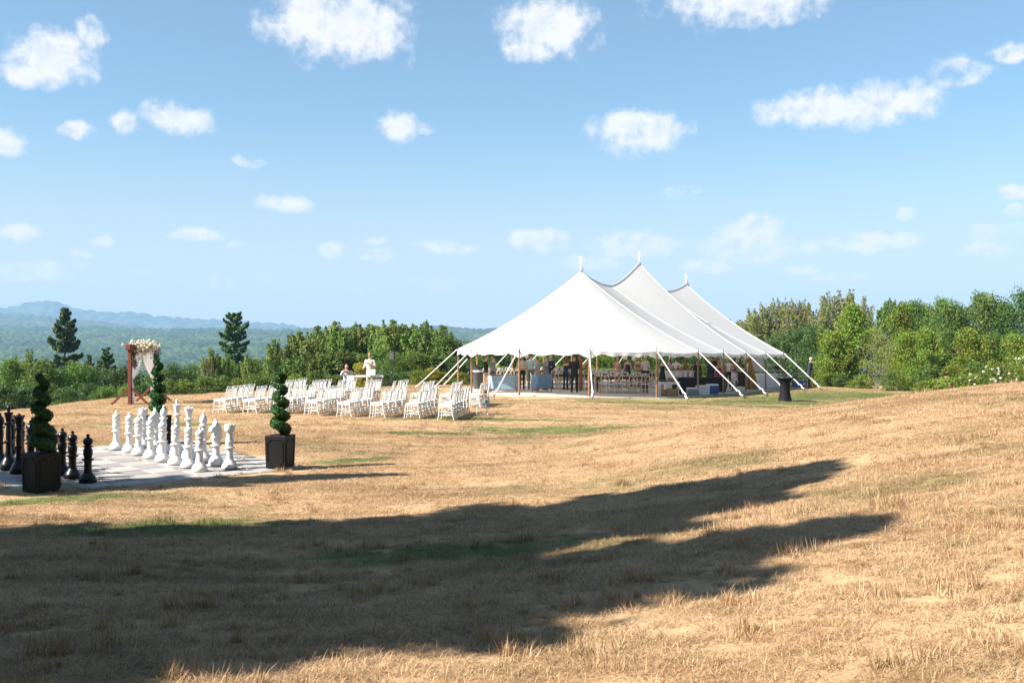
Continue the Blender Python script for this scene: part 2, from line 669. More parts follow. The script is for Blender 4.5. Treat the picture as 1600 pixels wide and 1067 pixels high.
def grass_colour(nt, pos):
    """straw, rust and green by place: the meadow's own colours"""
    N, L = nt.nodes, nt.links

    def noise(scale, detail, w, rough=0.6):
        n = N.new('ShaderNodeTexNoise')
        n.noise_dimensions = '4D'
        n.inputs['Scale'].default_value = scale
        n.inputs['Detail'].default_value = detail
        n.inputs['Roughness'].default_value = rough
        n.inputs['W'].default_value = w
        L.new(pos, n.inputs['Vector'])
        return n.outputs['Fac']

    def rng(v, a, b, lo=0.0, hi=1.0):
        r = N.new('ShaderNodeMapRange')
        r.interpolation_type = 'SMOOTHSTEP'
        r.inputs['From Min'].default_value = a
        r.inputs['From Max'].default_value = b
        r.inputs['To Min'].default_value = lo
        r.inputs['To Max'].default_value = hi
        L.new(v, r.inputs['Value'])
        return r.outputs[0]

    def mix(f, a, b):
        x = N.new('ShaderNodeMix')
        x.data_type = 'RGBA'
        L.new(f, x.inputs[0])
        for k, c in ((6, a), (7, b)):
            if isinstance(c, tuple):
                x.inputs[k].default_value = (*c, 1)
            else:
                L.new(c, x.inputs[k])
        return x.outputs[2]

    def mth(op, a, b):
        x = N.new('ShaderNodeMath')
        x.operation = op
        for k, c in enumerate((a, b)):
            if isinstance(c, (int, float)):
                x.inputs[k].default_value = c
            else:
                L.new(c, x.inputs[k])
        return x.outputs[0]
    c = mix(rng(noise(0.9, 6, 0), 0.36, 0.66), (0.515, 0.357, 0.208), (0.43, 0.282, 0.152))
    c = mix(rng(noise(3.2, 5, 4.0), 0.55, 0.75), c, (0.25, 0.135, 0.055))
    c = mix(rng(noise(0.35, 4, 9.0), 0.52, 0.70, 0, 0.75), c, (0.20, 0.17, 0.07))
    mpw = N.new('ShaderNodeMapping')                # long swaths left by the mower
    mpw.inputs['Rotation'].default_value = (0, 0, -0.42)
    mpw.inputs['Scale'].default_value = (0.10, 0.9, 1)
    L.new(pos, mpw.inputs['Vector'])
    nw = N.new('ShaderNodeTexNoise')
    nw.inputs['Scale'].default_value = 1.3
    nw.inputs['Detail'].default_value = 5
    L.new(mpw.outputs[0], nw.inputs['Vector'])
    c = mix(rng(nw.outputs['Fac'], 0.52, 0.66, 0, 0.5), c, (0.26, 0.165, 0.08))
    c = mix(rng(nw.outputs['Fac'], 0.46, 0.34, 0, 0.12), c, (0.43, 0.32, 0.20))
    lm = N.new('ShaderNodeMapping')                 # the watered lawn round the tent stays more olive
    lm.vector_type = 'TEXTURE'
    lm.inputs['Location'].default_value = (13, 47, 0)
    lm.inputs['Rotation'].default_value = (0, 0, 0.25)
    lm.inputs['Scale'].default_value = (17, 12, 1000)
    L.new(pos, lm.inputs['Vector'])
    ll = N.new('ShaderNodeVectorMath')
    ll.operation = 'LENGTH'
    L.new(lm.outputs[0], ll.inputs[0])
    lv = mth('ADD', mth('SUBTRACT', 1.0, ll.outputs['Value']), mth('MULTIPLY', mth('SUBTRACT', noise(0.8, 5, 13.0), 0.5), 1.6))
    c = mix(rng(lv, -0.05, 0.5, 0, 0.7), c, (0.215, 0.195, 0.075))
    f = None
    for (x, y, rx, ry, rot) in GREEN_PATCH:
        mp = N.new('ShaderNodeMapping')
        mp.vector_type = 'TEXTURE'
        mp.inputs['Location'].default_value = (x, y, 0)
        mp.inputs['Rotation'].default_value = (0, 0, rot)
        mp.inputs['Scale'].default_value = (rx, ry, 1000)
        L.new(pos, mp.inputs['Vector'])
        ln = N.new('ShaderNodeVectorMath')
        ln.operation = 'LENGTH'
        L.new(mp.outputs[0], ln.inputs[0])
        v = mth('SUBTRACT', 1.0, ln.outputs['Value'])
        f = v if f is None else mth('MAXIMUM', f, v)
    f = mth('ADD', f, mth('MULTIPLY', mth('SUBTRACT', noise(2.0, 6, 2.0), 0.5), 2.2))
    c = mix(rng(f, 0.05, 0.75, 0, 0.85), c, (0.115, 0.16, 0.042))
    return c


def build_ground():
    def graded(lo, hi, fine_lo, fine_hi, step, grow):
        a = list(np.arange(fine_lo, fine_hi + 1e-6, step))
        s, p = step, fine_hi
        while p < hi:
            s *= grow
            p += s
            a.append(min(p, hi))
        s, p = step, fine_lo
        while p > lo:
            s *= grow
            p -= s
            a.insert(0, max(p, lo))
        return np.array(a)
    xs = graded(-6500, 6500, -24, 26, 0.4, 1.12)
    ys = graded(-400, 7200, 3, 75, 0.4, 1.12)
    X, Y = np.meshgrid(xs, ys)
    Z = G(X, Y)
    v = np.stack([X.ravel(), Y.ravel(), Z.ravel()], 1)
    nx, ny = len(xs), len(ys)
    i = np.arange((ny - 1) * (nx - 1))
    r, c = i // (nx - 1), i % (nx - 1)
    f = np.stack([r * nx + c, r * nx + c + 1, (r + 1) * nx + c + 1, (r + 1) * nx + c], 1)
    me = np_mesh('ground', v, f, ground_material(), True)
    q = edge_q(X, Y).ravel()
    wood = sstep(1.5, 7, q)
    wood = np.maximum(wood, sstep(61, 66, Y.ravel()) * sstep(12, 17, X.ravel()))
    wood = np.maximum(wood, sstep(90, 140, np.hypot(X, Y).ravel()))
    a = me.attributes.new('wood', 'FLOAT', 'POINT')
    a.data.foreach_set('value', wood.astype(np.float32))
    o = bpy.data.objects.new('ground', me)
    COL.objects.link(o)
    struct(o)


build_ground()


# ================================================================== HILLS
def worley(x, y, cell):
    gx, gy = np.floor(x / cell), np.floor(y / cell)
    best = np.full(x.shape, 9.0)
    for dx in (-1, 0, 1):
        for dy in (-1, 0, 1):
            cx, cy = gx + dx, gy + dy
            h = np.sin(cx * 127.1 + cy * 311.7) * 43758.5453
            h2 = np.sin(cx * 269.5 + cy * 183.3) * 43758.5453
            px, py = (cx + (h - np.floor(h))) * cell, (cy + (h2 - np.floor(h2))) * cell
            best = np.minimum(best, np.hypot(x - px, y - py) / cell)
    return best


def hill_material():
    m = bpy.data.materials.new('far_forest')
    m.use_nodes = True
    nt = m.node_tree
    N, L = nt.nodes, nt.links
    b = N['Principled BSDF']
    b.inputs['Roughness'].default_value = 1.0
    b.inputs['Specular IOR Level'].default_value = 0.0
    geo = N.new('ShaderNodeNewGeometry')
    prev = None
    for scale, lo, hi in ((0.004, (0.04, 0.075, 0.025), (0.022, 0.05, 0.025)), (0.035, None, (0.005, 0.014, 0.010)), (0.014, None, (0.075, 0.11, 0.035))):
        n = N.new('ShaderNodeTexNoise')
        n.inputs['Scale'].default_value = scale
        n.inputs['Detail'].default_value = 5
        n.inputs['Roughness'].default_value = 0.7
        L.new(geo.outputs['Position'], n.inputs['Vector'])
        r = N.new('ShaderNodeMapRange')
        r.inputs['From Min'].default_value = 0.45
        r.inputs['From Max'].default_value = 0.65
        L.new(n.outputs['Fac'], r.inputs['Value'])
        x = N.new('ShaderNodeMix')
        x.data_type = 'RGBA'
        L.new(r.outputs[0], x.inputs[0])
        if prev is None:
            x.inputs[6].default_value = (*lo, 1)
        else:
            L.new(prev, x.inputs[6])
        x.inputs[7].default_value = (*hi, 1)
        prev = x.outputs[2]
    L.new(prev, b.inputs['Base Color'])
    return m


def build_hills():
    hm = hill_material()
    layers = [
        # name, start distance, ridge distance, ridge outline (photo x, photo y), crown size
        ('hills', 950, 3000, [(-900, 514), (-300, 516), (0, 512), (90, 514), (160, 513), (240, 517), (330, 516), (430, 518), (520, 515), (640, 514), (700, 514), (740, 517), (900, 515), (1300, 512), (2600, 516)], 20),
        ('hills', 3100, 4300, [(-900, 500), (-300, 494), (0, 491), (30, 491), (75, 495), (100, 502), (130, 502), (150, 503), (190, 509), (215, 511), (245, 520), (330, 524), (560, 520), (640, 516), (672, 511), (690, 509), (705, 511), (740, 519), (900, 522), (1300, 512), (2600, 510)], 26),
        ('mountains', 4600, 6400, [(-900, 498), (-300, 488), (0, 482), (20, 481), (38, 475), (55, 474), (75, 472), (85, 472), (100, 478), (120, 484), (140, 487), (180, 491), (207, 488), (240, 495), (290, 499), (330, 502), (400, 506), (440, 508), (480, 516), (560, 522), (900, 524), (1500, 512), (2600, 508)], 60),
    ]
    for li, (nm, d0, d1, tab, crown) in enumerate(layers):
        px = np.concatenate([np.arange(-900, -20, 22), np.arange(-20, 840, 1.7 if li == 0 else 2.2), np.arange(842, 2600, 24)])
        nr = (420, 200, 120)[li]
        rr = np.concatenate([np.linspace(0, 1, nr) ** 0.9, 1 + np.linspace(0.02, 0.5, 14)])
        ridge = CAMZ + (HORIZON - np.interp(px, [t[0] for t in tab], [t[1] for t in tab])) * d1 / F
        u = (px - 800) / F
        D = d0 + (d1 - d0) * rr[:, None] + 0 * u[None, :]
        X, Y = u[None, :] * D, D
        t = np.clip(rr, 0, 1)[:, None]
        prof = t ** 1.35 * (1 - 0.0 * t)
        back = np.clip(rr - 1, 0, None)[:, None]
        base = -46.0
        Z = base + (ridge[None, :] - base) * prof - back * (ridge[None, :] - base) * 1.6
        und = 0.5 * np.sin(X / 170 + 1.7 * np.sin(Y / 260)) * np.cos(Y / 210 + li) + 0.35 * np.sin(X / 61 + Y / 83)
        Z = Z + und * (14, 22, 30)[li] * np.sin(np.pi * np.clip(t, 0, 1)) ** 0.8 * (t < 1)
        w = worley(X, Y, crown)
        Z = Z + (0.75 - w) * crown * 0.8 * (0.5 if li else 0.75) + (0.6 - worley(X + 99, Y, crown * 3.1)) * crown * 0.16 * (0.4 if li else 1)
        v = np.stack([X.ravel(), Y.ravel(), Z.ravel()], 1)
        ny, nx = X.shape
        i = np.arange((ny - 1) * (nx - 1))
        r, c = i // (nx - 1), i % (nx - 1)
        f = np.stack([r * nx + c, r * nx + c + 1, (r + 1) * nx + c + 1, (r + 1) * nx + c], 1)
        o = bpy.data.objects.new(nm, np_mesh(nm, v, f, hm, li > 0))
        COL.objects.link(o)
        struct(o)


build_hills()

# the blue summer air over the valley
hz = MB().box((0, 3500, 150), (13600, 8400, 410)).build('haze', [])
hz['kind'] = 'stuff'
hm_ = bpy.data.materials.new('summer_haze')
hm_.use_nodes = True
hm_.node_tree.nodes.clear()
_o = hm_.node_tree.nodes.new('ShaderNodeOutputMaterial')
_v = hm_.node_tree.nodes.new('ShaderNodeVolumePrincipled')
_v.inputs['Color'].default_value = (0.36, 0.55, 0.84, 1)
_v.inputs['Density'].default_value = 0.00016
_v.inputs['Anisotropy'].default_value = 0.0
hm_.node_tree.links.new(_v.outputs[0], _o.inputs['Volume'])
hz.data.materials.append(hm_)


# ================================================================== TREES
def leaves(centres, normals, size, rng, aspect=0.75, spread=1.0):
    """one bent-free quad per leaf, facing roughly outwards and up"""
    n = len(centres)
    nr = normals + rng.normal(size=(n, 3)) * spread
    nr /= np.linalg.norm(nr, axis=1)[:, None] + 1e-9
    a = np.cross(nr, rng.normal(size=(n, 3)))
    a /= np.linalg.norm(a, axis=1)[:, None] + 1e-9
    b = np.cross(nr, a)
    s = size * rng.uniform(0.65, 1.3, n)[:, None]
    v = np.stack([centres - a * s, centres - b * s * aspect * 0.8 + a * s * 0.1, centres + a * s, centres + b * s * aspect * 0.8 + a * s * 0.1], 1).reshape(-1, 3)
    f = np.arange(n * 4).reshape(n, 4)
    return v, f


def clumped(cl, per, rad, rng, flat=0.8):
    c = np.repeat(cl, per, 0)
    d = rng.normal(size=(len(c), 3))
    d /= np.linalg.norm(d, axis=1)[:, None]
    r = rad if np.isscalar(rad) else np.repeat(rad, per)[:, None]
    p = d * rng.uniform(0.35, 1.0, (len(c), 1)) ** 0.6 * r
    p[:, 2] *= flat
    return c + p, d + np.array([0, 0, 0.5])


BARK = mat('bark', (0.10, 0.075, 0.055), 0.9, 0.45, 9, 0.8, 20)
BARK_PALE = mat('pale_bark', (0.25, 0.22, 0.18), 0.85, 0.5, 7, 0.5, 20)
L_ASPEN = leaf_mat('aspen_leaf', (0.115, 0.2, 0.035), (0.21, 0.28, 0.055), (0.25, 0.24, 0.055), 0.42)
L_BRIGHT = leaf_mat('maple_leaf', (0.1, 0.19, 0.022), (0.22, 0.29, 0.035), (0.27, 0.28, 0.035), 0.4)
L_MID = leaf_mat('oak_leaf', (0.06, 0.135, 0.022), (0.15, 0.225, 0.038), (0.17, 0.21, 0.038), 0.38)
L_DARK = leaf_mat('dark_leaf', (0.042, 0.1, 0.024), (0.095, 0.155, 0.036), (0.085, 0.15, 0.034), 0.32)
L_YELLOW = leaf_mat('yellow_leaf', (0.276, 0.253, 0.0287), (0.414, 0.3105, 0.0345), (0.1955, 0.2185, 0.0345), 0.4)
L_PINE = leaf_mat('pine_needle', (0.036, 0.085, 0.026), (0.085, 0.155, 0.036), (0.11, 0.17, 0.036), 0.15)
L_DRY = leaf_mat('dry_leaf', (0.17, 0.215, 0.05), (0.25, 0.27, 0.075), (0.25, 0.2, 0.065), 0.38)
L_BOX = leaf_mat('box_leaf', (0.012, 0.06, 0.012), (0.03, 0.115, 0.02), (0.05, 0.15, 0.03), 0.2, 0.4, 0.05)


def limb_tubes(mb, rng, h, r0, nl, spread, z0, z1, up=0.6, lean=0.0):
    bend = rng.normal(size=2) * 0.03 * h
    pts = [(bend[0] * t * t + lean * t, bend[1] * t * t, h * 0.93 * t) for t in np.linspace(0, 1, 7)]
    mb.tube(pts, [r0 * (1.25 if i == 0 else 1 - 0.14 * i) for i in range(7)], 7)
    ends = []
    for k in range(nl):
        t = rng.uniform(z0, z1)
        a = k * 2.4 + rng.uniform(-.5, .5)
        p0 = Vector(pts[0]).lerp(Vector(pts[-1]), t)
        ln = spread * (1.1 - 0.7 * t) * rng.uniform(.7, 1.1)
        p2 = p0 + Vector((math.cos(a) * ln, math.sin(a) * ln, up * ln * rng.uniform(.8, 1.5)))
        p1 = p0.lerp(p2, 0.5) + Vector((0, 0, -0.06 * ln))
        rr = r0 * (0.55 - 0.35 * t)
        mb.tube([p0, p1, p2], [rr, rr * .65, rr * .25], 5)
        ends.append(p2)
    return ends


PROTO = {}


def add_proto(key, trunk_mb, bark, v, f, lm, h, w):
    PROTO[key] = (trunk_mb.mesh('trunk', bark, True), np_mesh('crown', v, f, lm), h, w)


def make_broad(key, seed, h, w, nclump, per, leaf, lm, z_lo=0.12, bark=BARK, rough=0.5, clump=0.16, stems=1):
    """rounded, uneven crown built from leaf clumps hung over several lobes"""
    rng = np.random.default_rng(seed)
    mb = MB()
    for s in range(stems):
        limb_tubes(mb, rng, h * 0.9, 0.018 * h / math.sqrt(stems), 9, w * 0.42, 0.25, 0.9, 0.7, lean=(s - (stems - 1) / 2) * 0.2 * w)
    nl = 9
    lob = []
    for k in range(nl):
        t = (k + .5) / nl
        a = k * 2.399 + rng.uniform(-.4, .4)
        zz = h * (z_lo + (0.97 - z_lo) * t)
        env = math.sin(math.pi * min(1, 0.16 + 0.80 * t)) ** 0.7
        rad = w * 0.5 * env
        lob.append((math.cos(a) * rad * .55, math.sin(a) * rad * .55, zz - 0.10 * h * t, rad * rng.uniform(.55, .8) + 0.05 * w, h * rng.uniform(.13, .19)))
    lob.append((0, 0, h * .86, w * .2, h * .13))
    cl = []
    for k in range(nclump):
        lx, ly, lz, lr, lh = lob[rng.integers(len(lob))]
        d = rng.normal(size=3)
        d /= np.linalg.norm(d)
        rr = rng.uniform(.45, 1.0) ** .5 * (1 + rough * rng.normal() * .22)
        cl.append((lx + d[0] * lr * rr, ly + d[1] * lr * rr, max(0.05 * h, lz + d[2] * lh * rr)))
    cl = np.array(cl)
    p, n = clumped(cl, per, clump * w * rng.uniform(.5, 1.1, nclump), rng)
    keep = p[:, 2] > 0.03
    v, f = leaves(p[keep], n[keep], leaf, rng)
    add_proto(key, mb, bark, v, f, lm, h, w)


def make_aspen(key, seed, h, w, leaf, lm, n_plume=26, dense=1.0, bark=BARK_PALE, z_lo=0.12):
    """tall narrow crown of upright, feathery shoots"""
    rng = np.random.default_rng(seed)
    mb = MB()
    limb_tubes(mb, rng, h, 0.011 * h, 10, w * 0.3, 0.2, 0.85, 1.5)
    P, Nn = [], []
    for k in range(n_plume):
        t = rng.uniform(0, 1) ** 0.85
        a = rng.uniform(0, 2 * math.pi)
        env = (0.35 + 0.65 * math.sin(math.pi * min(1, .25 + .62 * t))) * (1 - 0.5 * t ** 3)
        r0 = w * 0.5 * env * rng.uniform(.35, 1.0)
        z0 = h * (z_lo + (0.80 - z_lo) * t)
        ln = h * rng.uniform(.13, .26)
        top = min(h * rng.uniform(.95, 1.03), z0 + ln)
        m = int(60 * dense * rng.uniform(.7, 1.3))
        s = rng.uniform(0, 1, m)
        rad = w * 0.16 * (1 - s) ** .6 * rng.uniform(.6, 1.1) + .03
        th = rng.uniform(0, 2 * math.pi, m)
        q = np.sqrt(rng.uniform(0.1, 1, m)) * rad
        x = math.cos(a) * (r0 + s * ln * .22) + np.cos(th) * q
        y = math.sin(a) * (r0 + s * ln * .22) + np.sin(th) * q
        z = z0 + (top - z0) * s
        P.append(np.stack([x, y, z], 1))
        Nn.append(np.stack([np.cos(th) + math.cos(a) * .6, np.sin(th) + math.sin(a) * .6, np.full(m, .45)], 1))
        mb.tube([(math.cos(a) * r0 * .3, math.sin(a) * r0 * .3, z0 - .12 * h * (1 - t)), (math.cos(a) * (r0 + ln * .2), math.sin(a) * (r0 + ln * .2), top)], [0.004 * h, 0.0008 * h], 4, cap=False)
    P, Nn = np.concatenate(P), np.concatenate(Nn)
    v, f = leaves(P, Nn, leaf, rng)
    add_proto(key, mb, bark, v, f, lm, h, w)


def make_pine(key, seed, h, w, crown_lo=0.3, flatness=1.0, dens=1.0, gap=0.5):
    """white pine: whorls of flat, upswept boughs with open gaps between"""
    rng = np.random.default_rng(seed)
    mb = MB()
    mb.tube([(0, 0, h * t) for t in np.linspace(0, .98, 8)], [0.016 * h * (1 - .92 * t) for t in np.linspace(0, 1, 8)], 8)
    P, Nn = [], []
    z = h * crown_lo
    while z < h * .985:
        t = (z / h - crown_lo) / (1 - crown_lo)
        nb = int(rng.integers(4, 7))
        a0 = rng.uniform(0, 6.28)
        for k in range(nb):
            a = a0 + 6.283 * k / nb + rng.uniform(-.35, .35)
            env = (1 - t) ** .62 * (0.72 + .28 * math.sin(9 * t + 1)) + .07
            ln = w * .5 * env * rng.uniform(.55, 1.12)
            rise = ln * (-.10 + .45 * t) * flatness
            p0 = Vector((0, 0, z + rng.uniform(-.1, .1)))
            p1 = p0 + Vector((math.cos(a) * ln, math.sin(a) * ln, rise))
            mb.tube([p0, p0.lerp(p1, .55) + Vector((0, 0, -.06 * ln)), p1], [.0045 * h * (1 - .7 * t), .003 * h * (1 - .7 * t), .001 * h], 4, cap=False)
            m = int((30 + 105 * ln / (w * .5)) * dens)
            s = rng.uniform(.22, 1.05, m) ** .8
            wd = ln * .26 * np.sin(np.pi * np.clip(s * .85 + .1, 0, 1)) + .05
            lat = rng.normal(size=m) * wd * .6
            q = np.array(p0)[None] + (np.array(p1) - np.array(p0))[None] * s[:, None]
            q[:, 0] += -math.sin(a) * lat
            q[:, 1] += math.cos(a) * lat
            q[:, 2] += -.06 * ln * np.sin(np.pi * np.clip(s, 0, 1)) + rng.normal(size=m) * .045 * ln + .1 * rng.uniform(0, 1, m)
            P.append(q)
            Nn.append(np.tile([math.cos(a) * .3, math.sin(a) * .3, 1.0], (m, 1)))
        z += h * .052 * gap * 2 * rng.uniform(.6, 1.2) * (1.1 - .55 * t)
    P, Nn = np.concatenate(P), np.concatenate(Nn)
    v, f = leaves(P, Nn, 0.0125 * h, rng, .5, .7)
    add_proto(key, mb, BARK, v, f, L_PINE, h, w)


make_aspen('aspen_a', 1, 6.0, 2.3, .085, L_ASPEN, 60, 1.6)
make_aspen('aspen_b', 2, 6.0, 2.0, .08, L_ASPEN, 50, 1.6)
make_aspen('aspen_c', 3, 6.0, 2.6, .09, L_MID, 64, 1.6)
make_aspen('dry_a', 4, 7.5, 2.6, .08, L_DRY, 60, 1.5)
make_aspen('dry_b', 5, 7.5, 2.3, .075, L_DRY, 52, 1.4)
make_broad('oak_a', 11, 6.0, 4.6, 330, 34, .085, L_MID)
make_broad('oak_b', 12, 6.0, 4.2, 300, 34, .08, L_DARK)
make_broad('maple_a', 13, 6.0, 4.0, 330, 34, .095, L_BRIGHT, z_lo=.08)
make_broad('maple_b', 14, 5.0, 4.2, 300, 32, .09, L_BRIGHT, z_lo=.05)
make_broad('shrub_a', 15, 2.4, 2.6, 170, 30, .06, L_MID, z_lo=.02, stems=3)
make_broad('shrub_b', 16, 2.2, 2.2, 150, 30, .06, L_BRIGHT, z_lo=.02, stems=3)
make_broad('shrub_c', 17, 2.2, 1.8, 130, 26, .055, L_YELLOW, z_lo=.02, stems=3)
make_broad('shrub_d', 18, 2.6, 2.6, 170, 30, .06, L_DARK, z_lo=.02, stems=3)
make_broad('twiggy', 19, 5.5, 3.0, 150, 16, .06, L_DRY, z_lo=.2, bark=BARK_PALE, stems=7)
make_pine('pine_a', 21, 15.0, 7.5, .12, 1.0, 3.6)
make_pine('pine_b', 22, 15.0, 9.0, .30, 1.3, 3.6, .58)
make_pine('pine_c', 23, 9.0, 5.0, .05, .8, 2.4)
make_pine('spruce', 24, 15.0, 8.4, .03, .2, 2.6, .36)

TREE_NAMES = {'aspen': 'aspen_tree', 'dry': 'birch_tree', 'oak': 'oak_tree', 'maple': 'maple_tree', 'shrub': 'shrub', 'twiggy': 'bare_tree', 'pine': 'pine_tree', 'spruce': 'spruce_tree'}


def tree(key, loc, height, wscale, label, cat, group=None, rz=None):
    tm, cm, h, w = PROTO[key]
    t = thing(TREE_NAMES[key.split('_')[0]], label, cat, loc, random.uniform(0, 6.28) if rz is None else rz, group)
    s = height / h
    t.scale = (s * wscale, s * wscale, s)
    for nm, me in (('trunk', tm), ('crown', cm)):
        o = bpy.data.objects.new(nm, me)
        COL.objects.link(o)
        o.parent = t
    return t


def tree_px(key, px, d, ytop, wpx, label, cat, group=None):
    """tree standing at distance d, its top at photo row ytop and its crown wpx photo pixels wide"""
    b = atd(px, d, -0.05)
    hh = max(0.8, ztop(ytop, d) - b.z)
    tm, cm, h, w = PROTO[key]
    ws = (wpx * d / F) / (w * hh / h)
    return tree(key, b, hh, max(.45, min(2.2, ws)), label, cat, group)


GA = 'young aspens in the thicket behind the ceremony chairs'
LA = 'slender young aspen in the thicket behind the white ceremony chairs'
# thicket behind the ceremony
for px, yt in ((446, 540), (462, 522), (478, 516), (492, 520), (506, 507), (519, 512), (532, 500), (545, 509), (557, 505), (570, 505), (583, 511), (594, 507), (606, 498), (618, 506), (630, 505), (643, 509), (657, 502), (670, 512), (683, 507), (695, 520), (704, 534)):
    tree_px(random.choice(['aspen_a', 'aspen_b', 'aspen_c']), px, random.uniform(60, 67), yt, random.uniform(46, 58), LA, 'tree', GA)
for px, yt in ((455, 560), (480, 550), (508, 548), (535, 545), (560, 552), (590, 545), (615, 550), (645, 548), (672, 552), (697, 556), (715, 560)):
    tree_px(random.choice(['oak_a', 'aspen_c', 'oak_b']), px, random.uniform(57.5, 59.5), yt, random.uniform(52, 66), 'low leafy tree filling the thicket below the aspens behind the ceremony chairs', 'tree', 'low trees under the aspens')
for px, yt, k in ((437, 582, 'shrub_a'), (462, 584, 'shrub_b'), (490, 580, 'shrub_a'), (522, 586, 'shrub_a'), (600, 582, 'shrub_d'), (628, 590, 'shrub_d'), (655, 578, 'shrub_b'), (690, 582, 'shrub_b'), (720, 586, 'shrub_b'), (412, 590, 'shrub_a')):
    tree_px(k, px, random.uniform(54.5, 56), yt, random.uniform(40, 52), 'green bush at the field edge in front of the aspen thicket', 'bush', 'bushes below the aspen thicket')
tree_px('shrub_c', 561, 54.6, 566, 34, 'yellow-leaved bush behind the man at the white keyboard', 'bush')
tree_px('shrub_c', 676, 55.0, 574, 34, 'yellow-green bush between the loudspeaker and the white tent', 'bush')

# valley side woods on the left
GL = 'leafy trees below the edge of the field'
LL = 'leafy green tree below the left edge of the dry field'
for px, yt, d, k, w_ in ((-40, 566, 58, 'oak_a', 80), (-8, 566, 62, 'oak_b', 80), (18, 561, 57, 'oak_a', 80), (40, 566, 66, 'maple_b', 62), (66, 562, 55, 'oak_a', 72), (92, 574, 60, 'oak_b', 76), (122, 566, 56, 'oak_a', 74), (150, 574, 63, 'oak_b', 70), (186, 572, 58, 'oak_b', 70), (214, 580, 66, 'oak_b', 70), (246, 574, 62, 'oak_a', 66), (272, 568, 60, 'oak_b', 60), (296, 570, 64, 'oak_a', 62), (324, 566, 61, 'oak_b', 60), (352, 560, 64, 'oak_a', 60), (378, 566, 62, 'oak_b', 56), (402, 560, 66, 'oak_a', 58), (424, 566, 63, 'oak_a', 56)):
    tree_px(k, px, d, yt, w_, LL, 'tree', GL)
for px, yt, d, k, w_ in ((5, 600, 46, 'shrub_d', 70), (38, 604, 47, 'shrub_d', 64), (72, 600, 47, 'shrub_a', 60), (105, 606, 46, 'shrub_d', 60), (138, 600, 49, 'shrub_d', 60), (168, 604, 48, 'shrub_a', 54), (198, 598, 51, 'shrub_b', 50), (228, 600, 52, 'shrub_d', 54), (262, 594, 52, 'shrub_a', 52), (290, 592, 53, 'shrub_b', 52), (318, 590, 53, 'shrub_a', 52), (346, 588, 54, 'shrub_a', 52), (374, 590, 54, 'shrub_b', 52), (398, 586, 55, 'shrub_a', 48), (-35, 600, 46, 'shrub_d', 70)):
    tree_px(k, px, d, yt, w_, 'bush growing along the left rim of the dry field', 'bush', 'bushes along the left rim of the field')
for px, yt, d, w_ in ((48, 544, 60, 26), (334, 544, 59, 28), (428, 528, 60, 30), (388, 552, 58, 26), (20, 556, 58, 24), (352, 552, 60, 26)):
    tree_px('aspen_b', px, d, yt, w_, 'single slim sapling rising above the woods below the field', 'tree', 'slim saplings above the woods')
tree_px('dry_b', 322, 55.5, 556, 30, 'pale-stemmed thin birch among the bushes at the field rim', 'tree')
tree_px('pine_a', 101, 108, 480, 92, 'tall dark pine rising above the woods left of the wedding arch', 'tree')
tree_px('pine_b', 367, 100, 487, 100, 'tall dark pine with open crown between arch and aspen thicket', 'tree')
tree_px('pine_c', 166, 66, 541, 66, 'short broad pine in the woods just left of the wedding arch', 'tree')
tree_px('pine_c', 139, 70, 552, 40, 'small pine between the tall pine and the short broad pine', 'tree')

# trees right of and behind the tent
GR = 'tall thin birches beyond the tent'
for px, yt, w_ in ((1152, 500, 44), (1168, 488, 44), (1184, 482, 44), (1200, 474, 46), (1216, 467, 46), (1232, 474, 44), (1248, 468, 46), (1264, 470, 42), (1280, 477, 44), (1299, 457, 50), (1322, 454, 54), (1340, 463, 46), (1358, 476, 40)):
    tree_px(random.choice(['dry_a', 'dry_b']), px, random.uniform(72, 80), yt, w_, 'tall thin yellow-brown birch standing beyond the white tent', 'tree', GR)
for px, yt, d, k, w_ in ((1390, 467, 70, 'aspen_c', 52), (1408, 476, 68, 'maple_a', 50), (1424, 470, 72, 'oak_a', 62), (1447, 474, 74, 'oak_a', 56), (1478, 466, 70, 'oak_a', 70), (1505, 476, 73, 'oak_b', 66), (1540, 457, 70, 'oak_a', 84), (1572, 470, 73, 'oak_b', 70), (1606, 452, 68, 'oak_b', 84), (1645, 460, 70, 'oak_a', 80)):
    tree_px(k, px, d, yt, w_, 'full green tree in the wood behind the rising dry slope', 'tree', 'trees behind the dry slope')
for px, yt, d, k, w_ in ((1212, 522, 69, 'oak_b', 56), (1245, 512, 68, 'oak_b', 66), (1276, 508, 66, 'oak_b', 60), (1300, 530, 64, 'oak_a', 54)):
    tree_px(k, px, d, yt, w_, 'dark leafy tree just beyond the right end of the tent', 'tree', 'dark trees by the right end of the tent')
tree_px('maple_a', 1331, 63, 479, 82, 'bright yellow-green maple standing right of the tent', 'tree')
tree_px('maple_a', 1303, 62, 520, 52, 'smaller bright maple against the left side of the big maple', 'tree')
tree_px('twiggy', 1371, 57.5, 508, 46, 'half-bare tree with many grey stems at the edge of the grass', 'tree')
for px, yt, d, k, w_ in ((1416, 518, 60, 'maple_b', 60), (1448, 512, 62, 'maple_b', 64), (1482, 516, 61, 'oak_a', 60), (1513, 512, 60, 'maple_b', 72), (1550, 520, 60, 'oak_a', 64), (1585, 522, 59, 'maple_b', 66), (1625, 520, 60, 'maple_b', 66)):
    tree_px(k, px, d, yt, w_, 'bright bushy young tree along the foot of the wood on the right', 'tree', 'bushy young trees along the wood')
